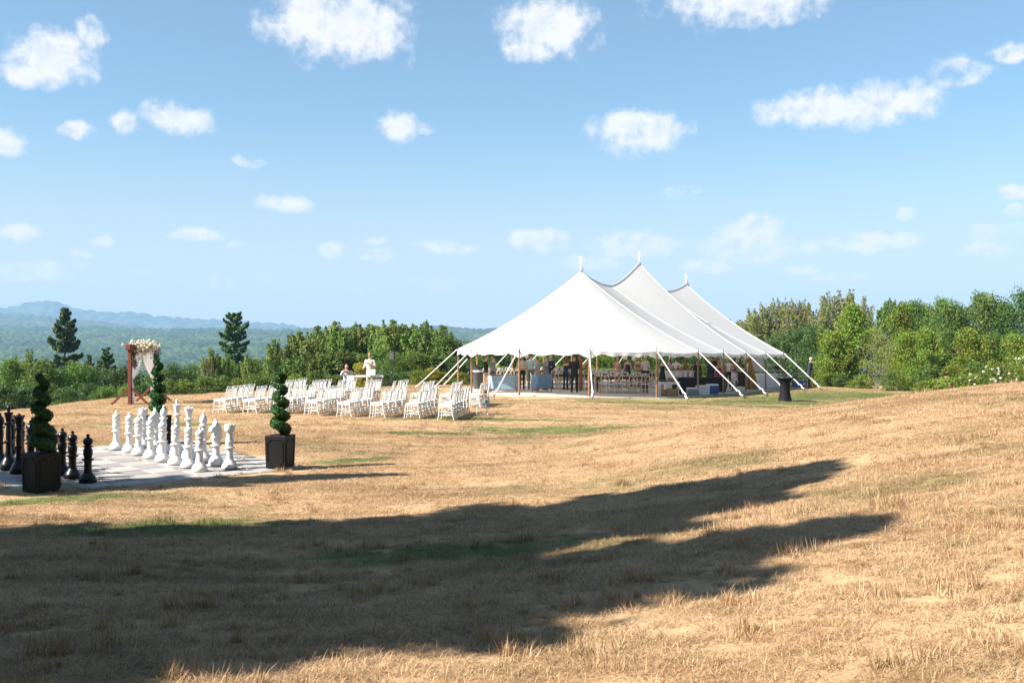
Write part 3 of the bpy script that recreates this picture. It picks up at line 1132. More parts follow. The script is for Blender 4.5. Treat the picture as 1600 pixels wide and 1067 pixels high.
for px, yt, d, k, w_ in ((1292, 582, 60, 'shrub_b', 34), (1312, 586, 60, 'shrub_d', 40), (1345, 584, 59, 'shrub_b', 40), (1396, 578, 55, 'shrub_a', 42), (1425, 572, 55, 'shrub_b', 46), (1456, 570, 54, 'shrub_a', 46), (1490, 568, 53, 'shrub_b', 48), (1522, 566, 53, 'shrub_a', 48), (1556, 560, 52, 'shrub_b', 48), (1600, 556, 52, 'shrub_b', 50), (1440, 594, 50, 'shrub_b', 30), (1272, 578, 63, 'shrub_a', 34)):
    tree_px(k, px, d, yt, w_, 'low green bush along the grass edge below the right wood', 'bush', 'low bushes along the right wood')
for k in range(15):
    px = 712 + k * 33
    dd = 62 + max(0, (px - 800)) * 0.026 + random.uniform(0, 3)
    tree_px(random.choice(['oak_a', 'maple_b', 'oak_b', 'maple_a', 'oak_a']), px, dd + 4, 535 + random.uniform(-8, 8), random.uniform(62, 80), 'leafy tree close behind the white tent seen under its eaves', 'tree', 'trees behind the tent')
for k in range(22):
    px = 706 + k * 23
    dd = 61 + max(0, (px - 800)) * 0.024 + random.uniform(0, 2)
    tree_px(random.choice(['shrub_a', 'shrub_b', 'shrub_d', 'shrub_b']), px, dd + 3, 571 + random.uniform(-5, 5), random.uniform(36, 50), 'bush close behind the tent seen between its poles', 'bush', 'bushes behind the tent')

# conifers standing left of the picture, whose shadows lie across the slope
for (tx, ty, H_, wv) in ((4.5, 13.9, 15.0, .98), (3.5, 9.5, 15.0, .88), (1.4, 11.6, 14.0, 1.0), (-0.7, 6.8, 12.5, 1.0), (-1.9, 18.5, 12.0, .5), (-7.4, 17.9, 9.5, .7), (-2.5, 12.0, 13.0, 1.2), (-4.0, 5.0, 13, 1.2), (-1.9, 5.7, 13, 1.1), (-0.5, 10.2, 13, 1.2), (-3.0, 9.0, 14, 1.2), (-7.6, 17.2, 10, .75)):
    ln = H_ / math.tan(SUN_EL)
    x, y = tx - ln * SH[0], ty - ln * SH[1]
    tree('spruce', (x, y, gz(x, y) - .1), H_ + gz(tx, ty) - gz(x, y), wv, 'dark spruce beside the lawn casting its shadow over the slope', 'tree', 'spruces beside the lawn')


for k, (x, y) in enumerate(((-9, -6.5), (-4, -9), (1.5, -8), (7, -9.5), (12, -8), (-15, -8), (-23, -2), (-14, -12), (4, -14), (-6, -15), (17, -12), (10, -2), (13, 3), (16, 8), (21, 12), (11, -6))):  # unseen spruces added to block sky light and deepen the slope's shade
    tree('spruce', (x, y, gz(x, y) - .1), 15.0 + (k % 3) * .4, 1.25, 'tall dark spruce out of view, added to block sky light from the lawn', 'tree', 'added spruces blocking sky light')

# ================================================================== CHESS TERRACE
SQ, BORDER = 0.53, 0.45
SIDE = 8 * SQ + 2 * BORDER
TILT = 0.034


def board_pt(a, b, dz=0.0):
    """a along the near edge, b away from it, in metres from the near corner"""
    return Vector((BA[0] + E1[0] * a + E2[0] * b, BA[1] + E1[1] * a + E2[1] * b, 0.03 + TILT * b + dz))


BRZ = math.atan2(E1[1], E1[0])
M_LIGHT = mat('pale_paver', (0.47, 0.44, 0.40), 0.85, 0.25, 5, 0.4, 60, per_obj=0.10)
M_DARK = mat('grey_paver', (0.33, 0.305, 0.30), 0.85, 0.3, 5, 0.4, 60, per_obj=0.12)
M_BORDER = mat('border_paver', (0.46, 0.44, 0.41), 0.88, 0.35, 3, 0.4, 60, per_obj=0.10)
M_JOINT = mat('joint_sand', (0.12, 0.10, 0.07), 0.95, 0.4, 8)
board = thing('chess_terrace', 'paved giant chess board with pale border slabs set in the dry grass', 'chess board', board_pt(0, 0, 0), BRZ)
board.rotation_euler = Euler((math.atan(TILT), 0, BRZ))
MB().box((SIDE / 2, SIDE / 2, -0.075), (SIDE + .02, SIDE + .02, 0.11)).build('bedding', M_JOINT, board)
tile_me = {}
for nm, m_, sx, sy in (('l', M_LIGHT, SQ, SQ), ('d', M_DARK, SQ, SQ), ('b', M_BORDER, SQ * 1.0, BORDER), ('c', M_BORDER, BORDER, BORDER)):
    mb = MB()
    hx, hy, b = sx / 2 - .006, sy / 2 - .006, 0.008
    vs = []
    for zz, k in ((-.05, 0), (-b, 0), (0, b)):
        vs += [(-hx + k, -hy + k, zz), (hx - k, -hy + k, zz), (hx - k, hy - k, zz), (-hx + k, hy - k, zz)]
    fs = [(8, 9, 10, 11)]
    for lv in (0, 4):
        fs += [(lv + i, lv + (i + 1) % 4, lv + 4 + (i + 1) % 4, lv + 4 + i) for i in range(4)]
    tile_me[nm] = mb.add(vs, fs).mesh('tile', m_)


def tile(kind, x, y, name, rz=0.0):
    o = bpy.data.objects.new(name, tile_me[kind])
    COL.objects.link(o)
    o.parent = board
    o.location = (x, y, random.uniform(-.004, .004))
    o.rotation_euler = (random.uniform(-.004, .004), random.uniform(-.004, .004), rz)


for i in range(8):
    for j in range(8):
        tile('l' if (i + j) % 2 else 'd', BORDER + SQ * (i + .5), BORDER + SQ * (j + .5), 'tile')
for i in range(8):
    p = BORDER + SQ * (i + .5)
    tile('b', p, BORDER / 2, 'border_slab')
    tile('b', p, SIDE - BORDER / 2, 'border_slab')
    tile('b', BORDER / 2, p, 'border_slab', R(90))
    tile('b', SIDE - BORDER / 2, p, 'border_slab', R(90))
for x in (BORDER / 2, SIDE - BORDER / 2):
    for y in (BORDER / 2, SIDE - BORDER / 2):
        tile('c', x, y, 'border_slab')

M_WHITE_PC = mat('white_plastic', (0.78, 0.77, 0.75), 0.38, 0.06, 5, 0.0, spec=0.5)
M_BLACK_PC = mat('black_plastic', (0.006, 0.006, 0.007), 0.32, 0.0, spec=0.35)
BASE = [(.150, 0), (.158, .012), (.158, .06), (.150, .075), (.150, .085), (.135, .10), (.125, .135), (.095, .165), (.078, .20)]


def piece_profiles():
    P = {}
    pawn_col = [(.078, .20), (.068, .28), (.066, .40), (.070, .44), (.105, .455), (.108, .468), (.105, .482), (.062, .495), (.070, .52), (.082, .57), (.085, .60), (.080, .605), (.080, .612), (.085, .617), (.082, .66), (.060, .715), (.085, .725), (.088, .738), (.085, .75), (.05, .76)]
    ball = [(.05, .76), (.065, .775), (.086, .81), (.09, .845), (.078, .885), (.05, .915), (.025, .93), (.020, .94), (.032, .955), (.032, .975), (.02, .99), (.004, 1.0)]
    P['pawn'] = (.82, pawn_col, ball)
    P['rook'] = (.86, [(.078, .20), (.068, .28), (.066, .42), (.105, .44), (.108, .455), (.105, .47), (.065, .48), (.085, .53), (.088, .60), (.082, .605), (.08, .64), (.062, .74), (.06, .78)], [(.06, .78), (.085, .80), (.098, .815), (.104, .93), (.098, .94), (.05, .945), (.03, .95), (.03, .985), (.004, 1.0)])
    P['bishop'] = (.98, [(.072, .20), (.06, .28), (.055, .40), (.09, .415), (.092, .427), (.09, .44), (.055, .45), (.06, .52), (.07, .58), (.062, .66), (.05, .70), (.085, .715), (.088, .73), (.085, .742), (.045, .752)], [(.045, .752), (.065, .78), (.078, .825), (.074, .87), (.05, .92), (.025, .945), (.018, .952), (.026, .965), (.026, .982), (.004, 1.0)])
    P['queen'] = (1.06, [(.070, .20), (.056, .28), (.052, .40), (.08, .415), (.084, .43), (.08, .445), (.05, .455), (.055, .55), (.050, .64), (.045, .71), (.086, .73), (.09, .745), (.085, .76), (.045, .775)], [(.045, .775), (.055, .80), (.075, .88), (.094, .935), (.098, .945), (.085, .952), (.04, .955), (.032, .96), (.034, .975), (.02, .992), (.004, 1.0)])
    P['king'] = (1.16, [(.066, .20), (.053, .28), (.049, .40), (.076, .415), (.08, .43), (.076, .445), (.047, .455), (.052, .55), (.047, .62), (.042, .68), (.08, .70), (.084, .715), (.08, .73), (.042, .742)], [(.042, .742), (.052, .77), (.07, .84), (.084, .885), (.086, .893), (.03, .898), (.022, .905), (.034, .93), (.034, .96), (.022, .988), (.004, 1.0)])
    P['knight'] = (.92, [(.078, .20), (.068, .28), (.066, .38), (.105, .395), (.108, .41), (.105, .425), (.065, .435), (.08, .48), (.088, .55), (.07, .58)], None)
    return P


PIECE = {}
for nm, (h, colm, head) in piece_profiles().items():
    k = h
    kr = 0.86 if nm in ('pawn', 'rook', 'knight') else 0.80
    sc_ = lambda pr: [(r_ * kr * (1.08 if nm in ('pawn', 'rook', 'knight') else 1.18), z_ * h) for r_, z_ in pr]
    bm_ = MB().lathe(sc_(BASE), 28)
    cm_ = MB().lathe(sc_(colm), 28)
    hm2 = MB()
    if head:
        hm2.lathe(sc_(head), 28)
        if nm == 'rook':
            for q in range(8):
                a = q * math.pi / 4
                hm2.box((.082 * math.cos(a), .082 * math.sin(a), h * .952), (.03, .045, h * .035), Matrix.Rotation(a, 3, 'Z'))
        if nm == 'queen':
            for q in range(10):
                a = q * math.pi / 5
                hm2.ell((.086 * math.cos(a), .086 * math.sin(a), h * .952), (.016, .016, .02), 6, 5)
    else:
        # horse head: thick outline in the x-z plane, muzzle to +x
        out = [(-.085, .50), (.075, .50), (.10, .545), (.085, .60), (.035, .645), (.03, .68), (.085, .70), (.135, .685), (.158, .71), (.15, .755), (.10, .80), (.05, .86), (.035, .90), (.015, .955), (-.01, .90), (-.05, .86), (-.09, .79), (-.108, .70), (-.105, .60)]
        n_ = len(out)
        vs = []
        cx_, cz_ = -.01, .70
        for y_, sh_ in ((-.062, .72), (-.045, .95), (0, 1.03), (.045, .95), (.062, .72)):
            vs += [(cx_ + (a - cx_) * sh_, y_, (cz_ + (b - cz_) * sh_) * .92 + .0) for a, b in out]
        fs = [tuple(range(n_)), tuple(4 * n_ + q for q in range(n_))[::-1]]
        for lv in range(4):
            fs += [(lv * n_ + (q + 1) % n_, lv * n_ + q, (lv + 1) * n_ + q, (lv + 1) * n_ + (q + 1) % n_) for q in range(n_)]
        hm2.add(vs, fs)
        for sy in (-1, 1):
            hm2.ell((.02, sy * .03, .865), (.014, .012, .035), 6, 5)
            hm2.ell((.055, sy * .052, .745), (.012, .01, .012), 6, 4)
    PIECE[nm] = (bm_, cm_, hm2)
PIECE_ME = {(nm, c): tuple(m_.mesh(q, mt, True) for m_, q in zip(PIECE[nm], ('base', 'column', 'head'))) for nm in PIECE for c, mt in (('white', M_WHITE_PC), ('black', M_BLACK_PC))}


def put_piece(kind, colour, fa, fb, label, group=None, rz=0.0):
    p = board_pt(BORDER + SQ * fa, BORDER + SQ * fb, 0.008)
    t = thing('chess_' + kind, label, 'chess piece', p, BRZ + rz + random.uniform(-.3, .3), group)
    for me, q in zip(PIECE_ME[(kind, colour)], ('base', 'column', 'head')):
        o = bpy.data.objects.new(q, me)
        COL.objects.link(o)
        o.parent = t


rank = ['rook', 'knight', 'bishop', 'queen', 'king', 'bishop', 'knight', 'rook']
side = ['on the planter side', 'on the planter side', 'on the planter side', '', '', 'on the arch side', 'on the arch side', 'on the arch side']
for i, kd in enumerate(rank):
    j = lambda: random.uniform(-.06, .06)
    for colour, ra, rp, face in (('white', 6.55, 5.5, math.pi), ('black', 0.5, 1.5, 0.0)):
        where = {'white': ('on the sunlit planter side', 'on the rear planter side'), 'black': ('on the shaded planter side', 'on the side away from the shaded planter')}[colour][i > 3]
        lb = ('tall %s chess %s in the back row of the giant board' % (colour, kd)) if kd in ('king', 'queen') else '%s chess %s in the back row %s' % (colour, kd, where)
        g = '%s chess pieces' % colour
        pl = '%s chess pawn standing before the %s %s%s' % (colour, colour, kd, '' if kd in ('king', 'queen') else ' ' + where)
        put_piece(kd, colour, ra + j(), i + .5 + j(), lb, g, face if kd == 'knight' else random.uniform(0, 6))
        put_piece('pawn', colour, rp + j(), i + .5 + j(), pl, '%s chess pieces' % colour, random.uniform(0, 6))

# ================================================================== PLANTERS AND SPIRAL TOPIARIES
M_PLANT = mat('black_fibreglass', (0.009, 0.009, 0.0095), 0.5, 0.25, 4, 0.15, 30, spec=0.28)
M_SOIL = mat('potting_soil', (0.03, 0.022, 0.015), 0.95, 0.4, 20, 0.6, 40)
M_STEM = mat('topiary_stem', (0.09, 0.06, 0.035), 0.9, 0.4, 12)
PW, PH = 0.43, 0.62


def make_planter(p, rz, label):
    t = thing('square_planter', label, 'planter', p, rz, None)
    b = MB()
    w1, w0, h = PW / 2, PW / 2 * .93, PH
    o1 = [(-w0, -w0, 0), (w0, -w0, 0), (w0, w0, 0), (-w0, w0, 0)]
    o2 = [(-w1, -w1, h), (w1, -w1, h), (w1, w1, h), (-w1, w1, h)]
    i2 = [(x * .86, y * .86, h) for x, y, _ in o2]
    i1 = [(x * .86, y * .86, h - .07) for x, y, _ in o2]
    b.add(o1 + o2 + i2 + i1, [(3, 2, 1, 0)] + [(k, (k + 1) % 4, 4 + (k + 1) % 4, 4 + k) for k in range(4)] + [(4 + k, 4 + (k + 1) % 4, 8 + (k + 1) % 4, 8 + k) for k in range(4)] + [(8 + k, 8 + (k + 1) % 4, 12 + (k + 1) % 4, 12 + k) for k in range(4)])
    b.build('box', M_PLANT, t, bevel=.008)
    MB().box((0, 0, h - .055), (PW * .85, PW * .85, .02)).build('soil', M_SOIL, t)
    MB().box((0, 0, h - .02), (PW * .5, PW * .5, .07)).build('liner', M_PLANT, t)
    for k in range(4):
        # raised moulding frame with notched corners on each face
        mm = MB()
        q = .055
        x0, x1, z0, z1 = -w1 * .74, w1 * .74, .07, h - .07
        path = [(x0 + q, z0), (x1 - q, z0), (x1 - q, z0 + q * .6), (x1, z0 + q), (x1, z1 - q), (x1 - q, z1 - q * .6), (x1 - q, z1), (x0 + q, z1), (x0 + q, z1 - q * .6), (x0, z1 - q), (x0, z0 + q), (x0 + q, z0 + q * .6), (x0 + q, z0)]
        mm.tube([(a, -(w0 + (w1 - w0) * zz / h) - .002, zz) for a, zz in path], .010, 6)
        f = mm.build('face_moulding', M_PLANT, t)
        f.rotation_euler = (0, 0, k * math.pi / 2)
    return t


def make_topiary(p, rz, label, seed, hh=1.28):
    rng = np.random.default_rng(seed)
    t = thing('spiral_topiary', label, 'topiary', p, rz)
    MB().tube([(0, 0, -.05), (0.01, 0, hh * .5), (0, 0, hh * .97)], [.022, .018, .008], 7).build('stem', M_STEM, t)
    turns = 4.6
    core = []
    P, Nn = [], []
    m = 8200
    s = np.sort(rng.uniform(0, 1, m))
    ang = -2 * math.pi * turns * s
    rad = .075 * (1 - s) ** .6 + .030
    tr = .045 * (1 - s) ** .7 + .056
    zc = .10 + (hh - .14) * s
    th = rng.uniform(0, 2 * math.pi, m)
    ph = rng.uniform(-1, 1, m)
    nx, nz = np.cos(th), np.sin(th)
    # tube cross-section: radial and vertical
    rr = tr * rng.uniform(.80, 1.08, m)
    R0 = rad + nx * rr
    P = np.stack([np.cos(ang) * R0, np.sin(ang) * R0, zc + nz * rr * .95], 1)
    Nn = np.stack([np.cos(ang) * nx, np.sin(ang) * nx, nz], 1)
    P += rng.normal(size=P.shape) * .006
    v, f = leaves(P, Nn * 1.4, .022, rng, .7, .9)
    o = bpy.data.objects.new('foliage', np_mesh('foliage', v, f, L_BOX))
    COL.objects.link(o)
    o.parent = t
    ss = np.linspace(0, 1, 110)
    pts = [(math.cos(-2 * math.pi * turns * q) * (.075 * (1 - q) ** .6 + .03), math.sin(-2 * math.pi * turns * q) * (.075 * (1 - q) ** .6 + .03), .10 + (hh - .14) * q) for q in ss]
    MB().tube(pts, [(.045 * (1 - q) ** .7 + .056) * .75 for q in ss], 8, flat=.95).build('inner_foliage', L_BOX, t, True)
    return t


c_r = board_pt(SIDE - .40, .25, .01)
c_l = board_pt(.36, .24, .01)
c_b = board_pt(SIDE - .68, SIDE - .25, .01)
for p, lb, tl, sd, rz in ((c_r, 'black square planter on the sunlit corner of the chess board', 'green spiral topiary in the sunlit planter beside the white rook', 31, BRZ + .55),
                          (c_l, 'black square planter in shade among the black chess pieces', 'dark spiral topiary in the shaded planter among the black chess pieces', 32, BRZ + .25),
                          (c_b, 'black square planter behind the white chess pieces', 'spiral topiary rising behind the white chess pieces before the arch', 33, BRZ + .1)):
    make_planter(p, rz, lb)
    make_topiary(p + Vector((0, 0, PH - .03)), rz, tl, sd)

# ================================================================== WEDDING ARCH
M_RED = mat('red_brown_timber', (0.20, 0.042, 0.018), 0.6, 0.35, 7, 0.3, 30)
M_SHEER = cloth_mat('white_chiffon', (0.80, 0.78, 0.78), 0.45)
M_FLOWER = leaf_mat('cream_petal', (0.80, 0.76, 0.62), (0.78, 0.70, 0.55), (0.76, 0.70, 0.56), 0.25, 0.6, 0.02)
L_GARLAND = leaf_mat('garland_leaf', (0.04, 0.09, 0.03), (0.09, 0.14, 0.05), (0.06, 0.10, 0.03), 0.25)
pa = at(203, 632.5)
pb = atd(240, pa.y + 2.05)
adir = (pb - pa)
adir.z = 0
alen = adir.length
arz = math.atan2(adir.y, adir.x)
AH = ztop(538.5, pa.y) - pa.z
arch = thing('wedding_arch', 'red-brown timber wedding arch with white drapes and cream flowers', 'arch', pa, arz)
pw = .115
for x, nm in ((0, 'post'), (alen, 'post')):
    MB().box((x, 0, AH / 2), (pw, pw, AH)).build(nm, M_RED, arch, bevel=.006)
    for sy in (-1, 1):
        a0, a1 = Vector((x, sy * .03, .62)), Vector((x, sy * .68, 0.02))
        d = a1 - a0
        MB().box((a0 + a1) / 2, (.07, .07, d.length), d.to_track_quat('Z', 'Y').to_matrix()).build('brace', M_RED, arch)
MB().box((alen / 2, 0, AH - .09), (alen + .32, .17, .18)).build('beam', M_RED, arch, bevel=.006)
MB().box((-.03, 0, AH - .09), (.22, .23, .21)).build('beam_cap', M_RED, arch, bevel=.006)


def drape(x_top0, x_top1, x_tie, side_):
    nu, nv = 26, 40
    v, f = [], []
    for j in range(nv + 1):
        t = j / nv
        z = (AH - .2) * (1 - t) + .03
        tie = .56
        if t < tie:
            k = (t / tie)
            k2 = k ** 2.2
            a, b = x_top0 + (x_tie - .04 - x_top0) * k2, x_top1 + (x_tie + .04 - x_top1) * (k ** 3.0)
        else:
            k = (t - tie) / (1 - tie)
            a, b = x_tie - .04 - .06 * k, x_tie + .04 + .20 * k * side_
            if side_ < 0:
                a, b = x_tie - .04 - .20 * k, x_tie + .04 + .05 * k
        for i in range(nu + 1):
            s_ = i / nu
            fold = .035 * math.sin(s_ * 22 + 1.2 * math.sin(t * 3)) * (1 - .5 * (abs(t - tie) < .08))
            v.append((a + (b - a) * s_, -.02 + fold + (.05 if t > tie else 0) * 0, z))
    for j in range(nv):
        for i in range(nu):
            q = j * (nu + 1) + i
            f.append((q, q + 1, q + nu + 2, q + nu + 1))
    o = bpy.data.objects.new('drape', np_mesh('drape', v, f, M_SHEER, True))
    COL.objects.link(o)
    o.parent = arch
    sm = o.modifiers.new('thickness', 'SOLIDIFY')
    sm.thickness = .004


drape(.08, alen * .48, .12, 1)
drape(alen * .52, alen - .08, alen - .12, -1)
for x in (.1, alen - .1):
    MB().tube([(x - .09, -.08, AH * .44), (x, -.12, AH * .435), (x + .06, -.05, AH * .44), (x, .09, AH * .445), (x - .09, .02, AH * .44), (x - .09, -.08, AH * .44)], .014, 6).build('tie_back', M_SHEER, arch, True)
rng = np.random.default_rng(5)
n = 190
cl = np.stack([rng.uniform(.10, alen + .12, n), rng.normal(size=n) * .13 - .04, AH - .10 + rng.normal(size=n) * .13], 1)
p, nn = clumped(cl, 16, .055, rng, 1.0)
v, f = leaves(p, nn, .034, rng, .9, .6)
o = bpy.data.objects.new('flower_garland', np_mesh('flower_garland', v, f, M_FLOWER))
COL.objects.link(o)
o.parent = arch
o['kind'] = 'stuff'
cl = np.concatenate([np.stack([rng.uniform(0, alen + .15, 60), rng.normal(size=60) * .12, AH - .18 + rng.normal(size=60) * .13], 1),
                     np.stack([.07 + rng.uniform(0, .22, 60), rng.normal(size=60) * .08 - .05, AH - .2 - rng.uniform(0, .62, 60)], 1),
                     np.stack([alen + rng.uniform(-.1, .18, 40), rng.normal(size=40) * .08 - .05, AH - .2 - rng.uniform(0, .45, 40)], 1)])
p, nn = clumped(cl, 12, .07, rng, 1.2)
v, f = leaves(p, nn, .035, rng, .5, .9)
o = bpy.data.objects.new('garland_leaves', np_mesh('garland_leaves', v, f, L_GARLAND))
COL.objects.link(o)
o.parent = arch
o['kind'] = 'stuff'

# ================================================================== CEREMONY CHAIRS
M_CHAIR = mat('white_chair_paint', (0.80, 0.79, 0.76), 0.45, 0.08, 6, 0.0)
M_CUSH = mat('white_cushion', (0.80, 0.79, 0.77), 0.85, 0.05, 6, 0.2, 30)


def chair_parts():
    """facing +y, back at -y"""
    d = {}
    d['seat'] = [MB().box((0, 0.0, .425), (.40, .40, .03))]
    cu = MB()
    pr = []
    for s_, z in ((.90, .441), (1.0, .452), (1.0, .475), (.88, .492)):
        pr.append([(-.195 * s_, -.195 * s_, z), (.195 * s_, -.195 * s_, z), (.205 * s_, .195 * s_, z), (-.205 * s_, .195 * s_, z)])
    vs = [q for r_ in pr for q in r_]
    fs = [(3, 2, 1, 0), (12, 13, 14, 15)] + [(l * 4 + k, l * 4 + (k + 1) % 4, l * 4 + 4 + (k + 1) % 4, l * 4 + 4 + k) for l in range(3) for k in range(4)]
    d['cushion'] = [cu.add(vs, fs)]
    d['leg'] = []
    for sx in (-1, 1):
        d['leg'].append(MB().tube([(sx * .18, .18, .42), (sx * .185, .195, .2), (sx * .19, .225, 0)], [.017, .016, .013], 7))
        d['leg'].append(MB().tube([(sx * .18, -.19, .42), (sx * .182, -.205, .22), (sx * .185, -.265, 0)], [.018, .017, .014], 7))
    bk = MB()
    for sx in (-1, 1):
        bk.tube([(sx * .18, -.19, .42), (sx * .182, -.21, .65), (sx * .185, -.275, .92)], [.018, .016, .014], 7)
    for z, y in ((.90, -.268), (.84, -.25), (.53, -.20)):
        bk.tube([(-.182, y, z), (0, y - .02, z + .005), (.182, y, z)], .013, 6)
    d['back_frame'] = [bk]
    d['spindle'] = []
    for k in range(5):
        x = -.12 + k * .06
        d['spindle'].append(MB().tube([(x, -.212, .53), (x, -.236, .69), (x, -.268, .845)], .0095, 5))
    st = MB()
    for z in (.16, .25):
        for sx in (-1, 1):
            st.tube([(sx * .186, .2, z), (sx * .184, -.23, z)], .009, 5)
    st.tube([(-.187, .205, .2), (.187, .205, .2)], .009, 5)
    st.tube([(-.187, -.22, .2), (.187, -.22, .2)], .009, 5)
    d['stretcher'] = [st]
    return d


def proto_from_parts(name, parts, mats_, label, cat, group):
    t = thing(name, label, cat, (0, 0, 0), 0, group)
    for nm, lst in parts.items():
        for m_ in lst:
            m_.build(nm, mats_.get(nm, mats_['*']), t, True)
    return t


chair0 = proto_from_parts('ceremony_chair', chair_parts(), {'*': M_CHAIR, 'cushion': M_CUSH}, 'x', 'chair', 'white ceremony chairs')
first_chair = [True]
ORD = ['first', 'second', 'third', 'fourth', 'fifth', 'sixth', 'seventh', 'eighth']


def put_chair(x, y, rz, label):
    c = chair0 if first_chair[0] else copy_tree(chair0)
    first_chair[0] = False
    c.location = (x, y, gz(x, y) - .01)
    c.scale = (1, 1, .955)
    c.rotation_euler = (random.uniform(-.012, .012), random.uniform(-.012, .012), rz)
    c['label'] = label


n0 = at(336, 646)
n7 = at(686, 655.5)
rdir = Vector((.115, .993, 0))
crz = math.atan2(rdir.y, rdir.x)               # chairs face left, towards the arch
for i in range(8):
    s0 = n0.lerp(n7, i / 7)
    for blk, off, cnt in (('near', 0.0, 6), ('tree-side', 5.45, 5)):
        for j in range(cnt):
            if (blk, i, j) in (('near', 0, 5),):
                continue
            q = s0 + rdir * (off + j * .50) + Vector((.22 + random.uniform(-.03, .03), random.uniform(-.02, .02), 0))
            lb = 'white chair in the %s row from the arch, %s from the aisle, %s side' % (ORD[i], ORD[cnt - 1 - j if blk == 'near' else j], 'chessboard' if blk == 'near' else 'thicket')
            put_chair(q.x, q.y, crz + random.uniform(-.09, .09), lb)


# ================================================================== TENT
TP = Vector((3.28, 47.5))
TA = Vector((math.cos(R(59.5)), math.sin(R(59.5))))       # along the ridge
TT = Vector((TA.y, -TA.x))                                # across, towards the right front
TL, TR = 7.0, 5.85
POLE_H = 1.98
M_CANVAS = cloth_mat('white_sailcloth', (0.72, 0.715, 0.705), 0.40, 0.6)
M_POLE = mat('varnished_pole', (0.36, 0.19, 0.085), 0.5, 0.35, 5, 0.1, 20)
M_POLE2 = mat('mast_timber', (0.30, 0.11, 0.035), 0.5, 0.3, 5, 0.1, 20)
M_ROPE = mat('white_webbing', (0.76, 0.75, 0.73), 0.8, 0.15, 10)
M_STEEL = mat('galvanised_steel', (0.30, 0.30, 0.31), 0.45, 0.2, 12, metallic=0.8)


def tpos(s, t):
    """s metres along the ridge from the first mast, t metres across"""
    return Vector((TP.x + TA.x * s + TT.x * t, TP.y + TA.y * s + TT.y * t))


tent = thing('sailcloth_tent', 'large white sailcloth tent with three pennant-topped peaks on timber poles', 'tent', (0, 0, 0))
peaks = [(0.0, 5.86), (TL, 6.74), (2 * TL, 5.98)]
# eave outline: poles in order round the tent, with their ridge anchors
ring = []
for k in range(0, 7):                               # near end, from the back side round to the front side
    a = R(-90 + 30 * k)
    ring.append((-TR * math.cos(a), TR * math.sin(a)))
ring += [(TL * .5, TR), (TL, TR), (TL * 1.5, TR)]
for k in range(0, 7):
    a = R(90 - 30 * k)
    ring.append((2 * TL + TR * math.cos(a), TR * math.sin(a)))
ring += [(TL * 1.5, -TR), (TL, -TR), (TL * .5, -TR)]
NR = len(ring)


def eave_z(s, t):
    p = tpos(s, t)
    return gz(p.x, p.y) + POLE_H


def ridge_z(s):
    if s <= 0:
        return peaks[0][1]
    if s >= 2 * TL:
        return peaks[2][1]
    i = 0 if s < TL else 1
    u_ = (s - i * TL) / TL
    a, b = peaks[i][1], peaks[i + 1][1]
    sag = 0.95
    return a + (b - a) * u_ - sag * 4 * u_ * (1 - u_) * (0.75 + .25 * (1 - abs(2 * u_ - 1)))


def roof_pt(s, t, v):
    """v=0 at the ridge, 1 at the eave point (s, t)"""
    sr = min(max(s, 0), 2 * TL)
    e = eave_z(s, t)
    r_ = ridge_z(sr)
    zz = e + (r_ - e) * ((1 - v) - 0.30 * v * (1 - v))
    sp, tp = sr + (s - sr) * v, t * v
    p = tpos(sp, tp)
    return Vector((p.x, p.y, zz))


NV, NU = 20, 10


def eave_at(a, b, w_):
    """point between two neighbouring poles: an arc round the ends, straight along the sides"""
    s_, t_ = a[0] + (b[0] - a[0]) * w_, a[1] + (b[1] - a[1]) * w_
    c0 = 0.0 if max(a[0], b[0]) < .01 else (2 * TL if min(a[0], b[0]) > 2 * TL - .01 else None)
    if c0 is not None:
        r_ = math.hypot(s_ - c0, t_)
        k_ = 1 + (TR / r_ - 1) * .8
        s_, t_ = c0 + (s_ - c0) * k_, t_ * k_
    return s_, t_


for k in range(NR):
    a, b = ring[k], ring[(k + 1) % NR]
    v, f = [], []
    for i in range(NU + 1):
        w_ = i / NU
        s_, t_ = eave_at(a, b, w_)
        for j in range(NV + 1):
            vv = j / NV
            p = roof_pt(s_, t_, vv)
            p.z -= .07 * math.sin(math.pi * w_) * vv ** 5        # slight belly between the poles
            v.append(tuple(p))
    for i in range(NU):
        for j in range(NV):
            q = i * (NV + 1) + j
            f.append((q, q + 1, q + NV + 2, q + NV + 1))
    o = bpy.data.objects.new('canopy_panel', np_mesh('canopy_panel', v, f, M_CANVAS, True))
    COL.objects.link(o)
    o.parent = tent
    # scalloped valance hanging from this stretch of eave
    v, f = [], []
    nu = 28
    for i in range(nu + 1):
        w_ = i / nu
        s_, t_ = eave_at(a, b, w_)
        p = tpos(s_, t_)
        z0 = eave_z(s_, t_) - .07 * math.sin(math.pi * w_)
        drop = .17 + .16 * max(0, 1 - min(w_, 1 - w_) * 6) + .035 * math.cos(w_ * 2 * math.pi * 3) + random.uniform(-.015, .015)
        cxy = tpos(min(max(s_, 0), 2 * TL), 0)
        out = (p - cxy).normalized()
        for j in range(4):
            h_ = j / 3
            wob = .035 * h_ * math.sin(w_ * 31 + k) + .02 * h_
            v.append((p.x + out.x * (.012 + wob), p.y + out.y * (.012 + wob), z0 + .01 - drop * h_))
    for i in range(nu):
        for j in range(3):
            q = i * 4 + j
            f.append((q, q + 1, q + 5, q + 4))
    o = bpy.data.objects.new('valance', np_mesh('valance', v, f, M_CANVAS, True))
    COL.objects.link(o)
    o.parent = tent
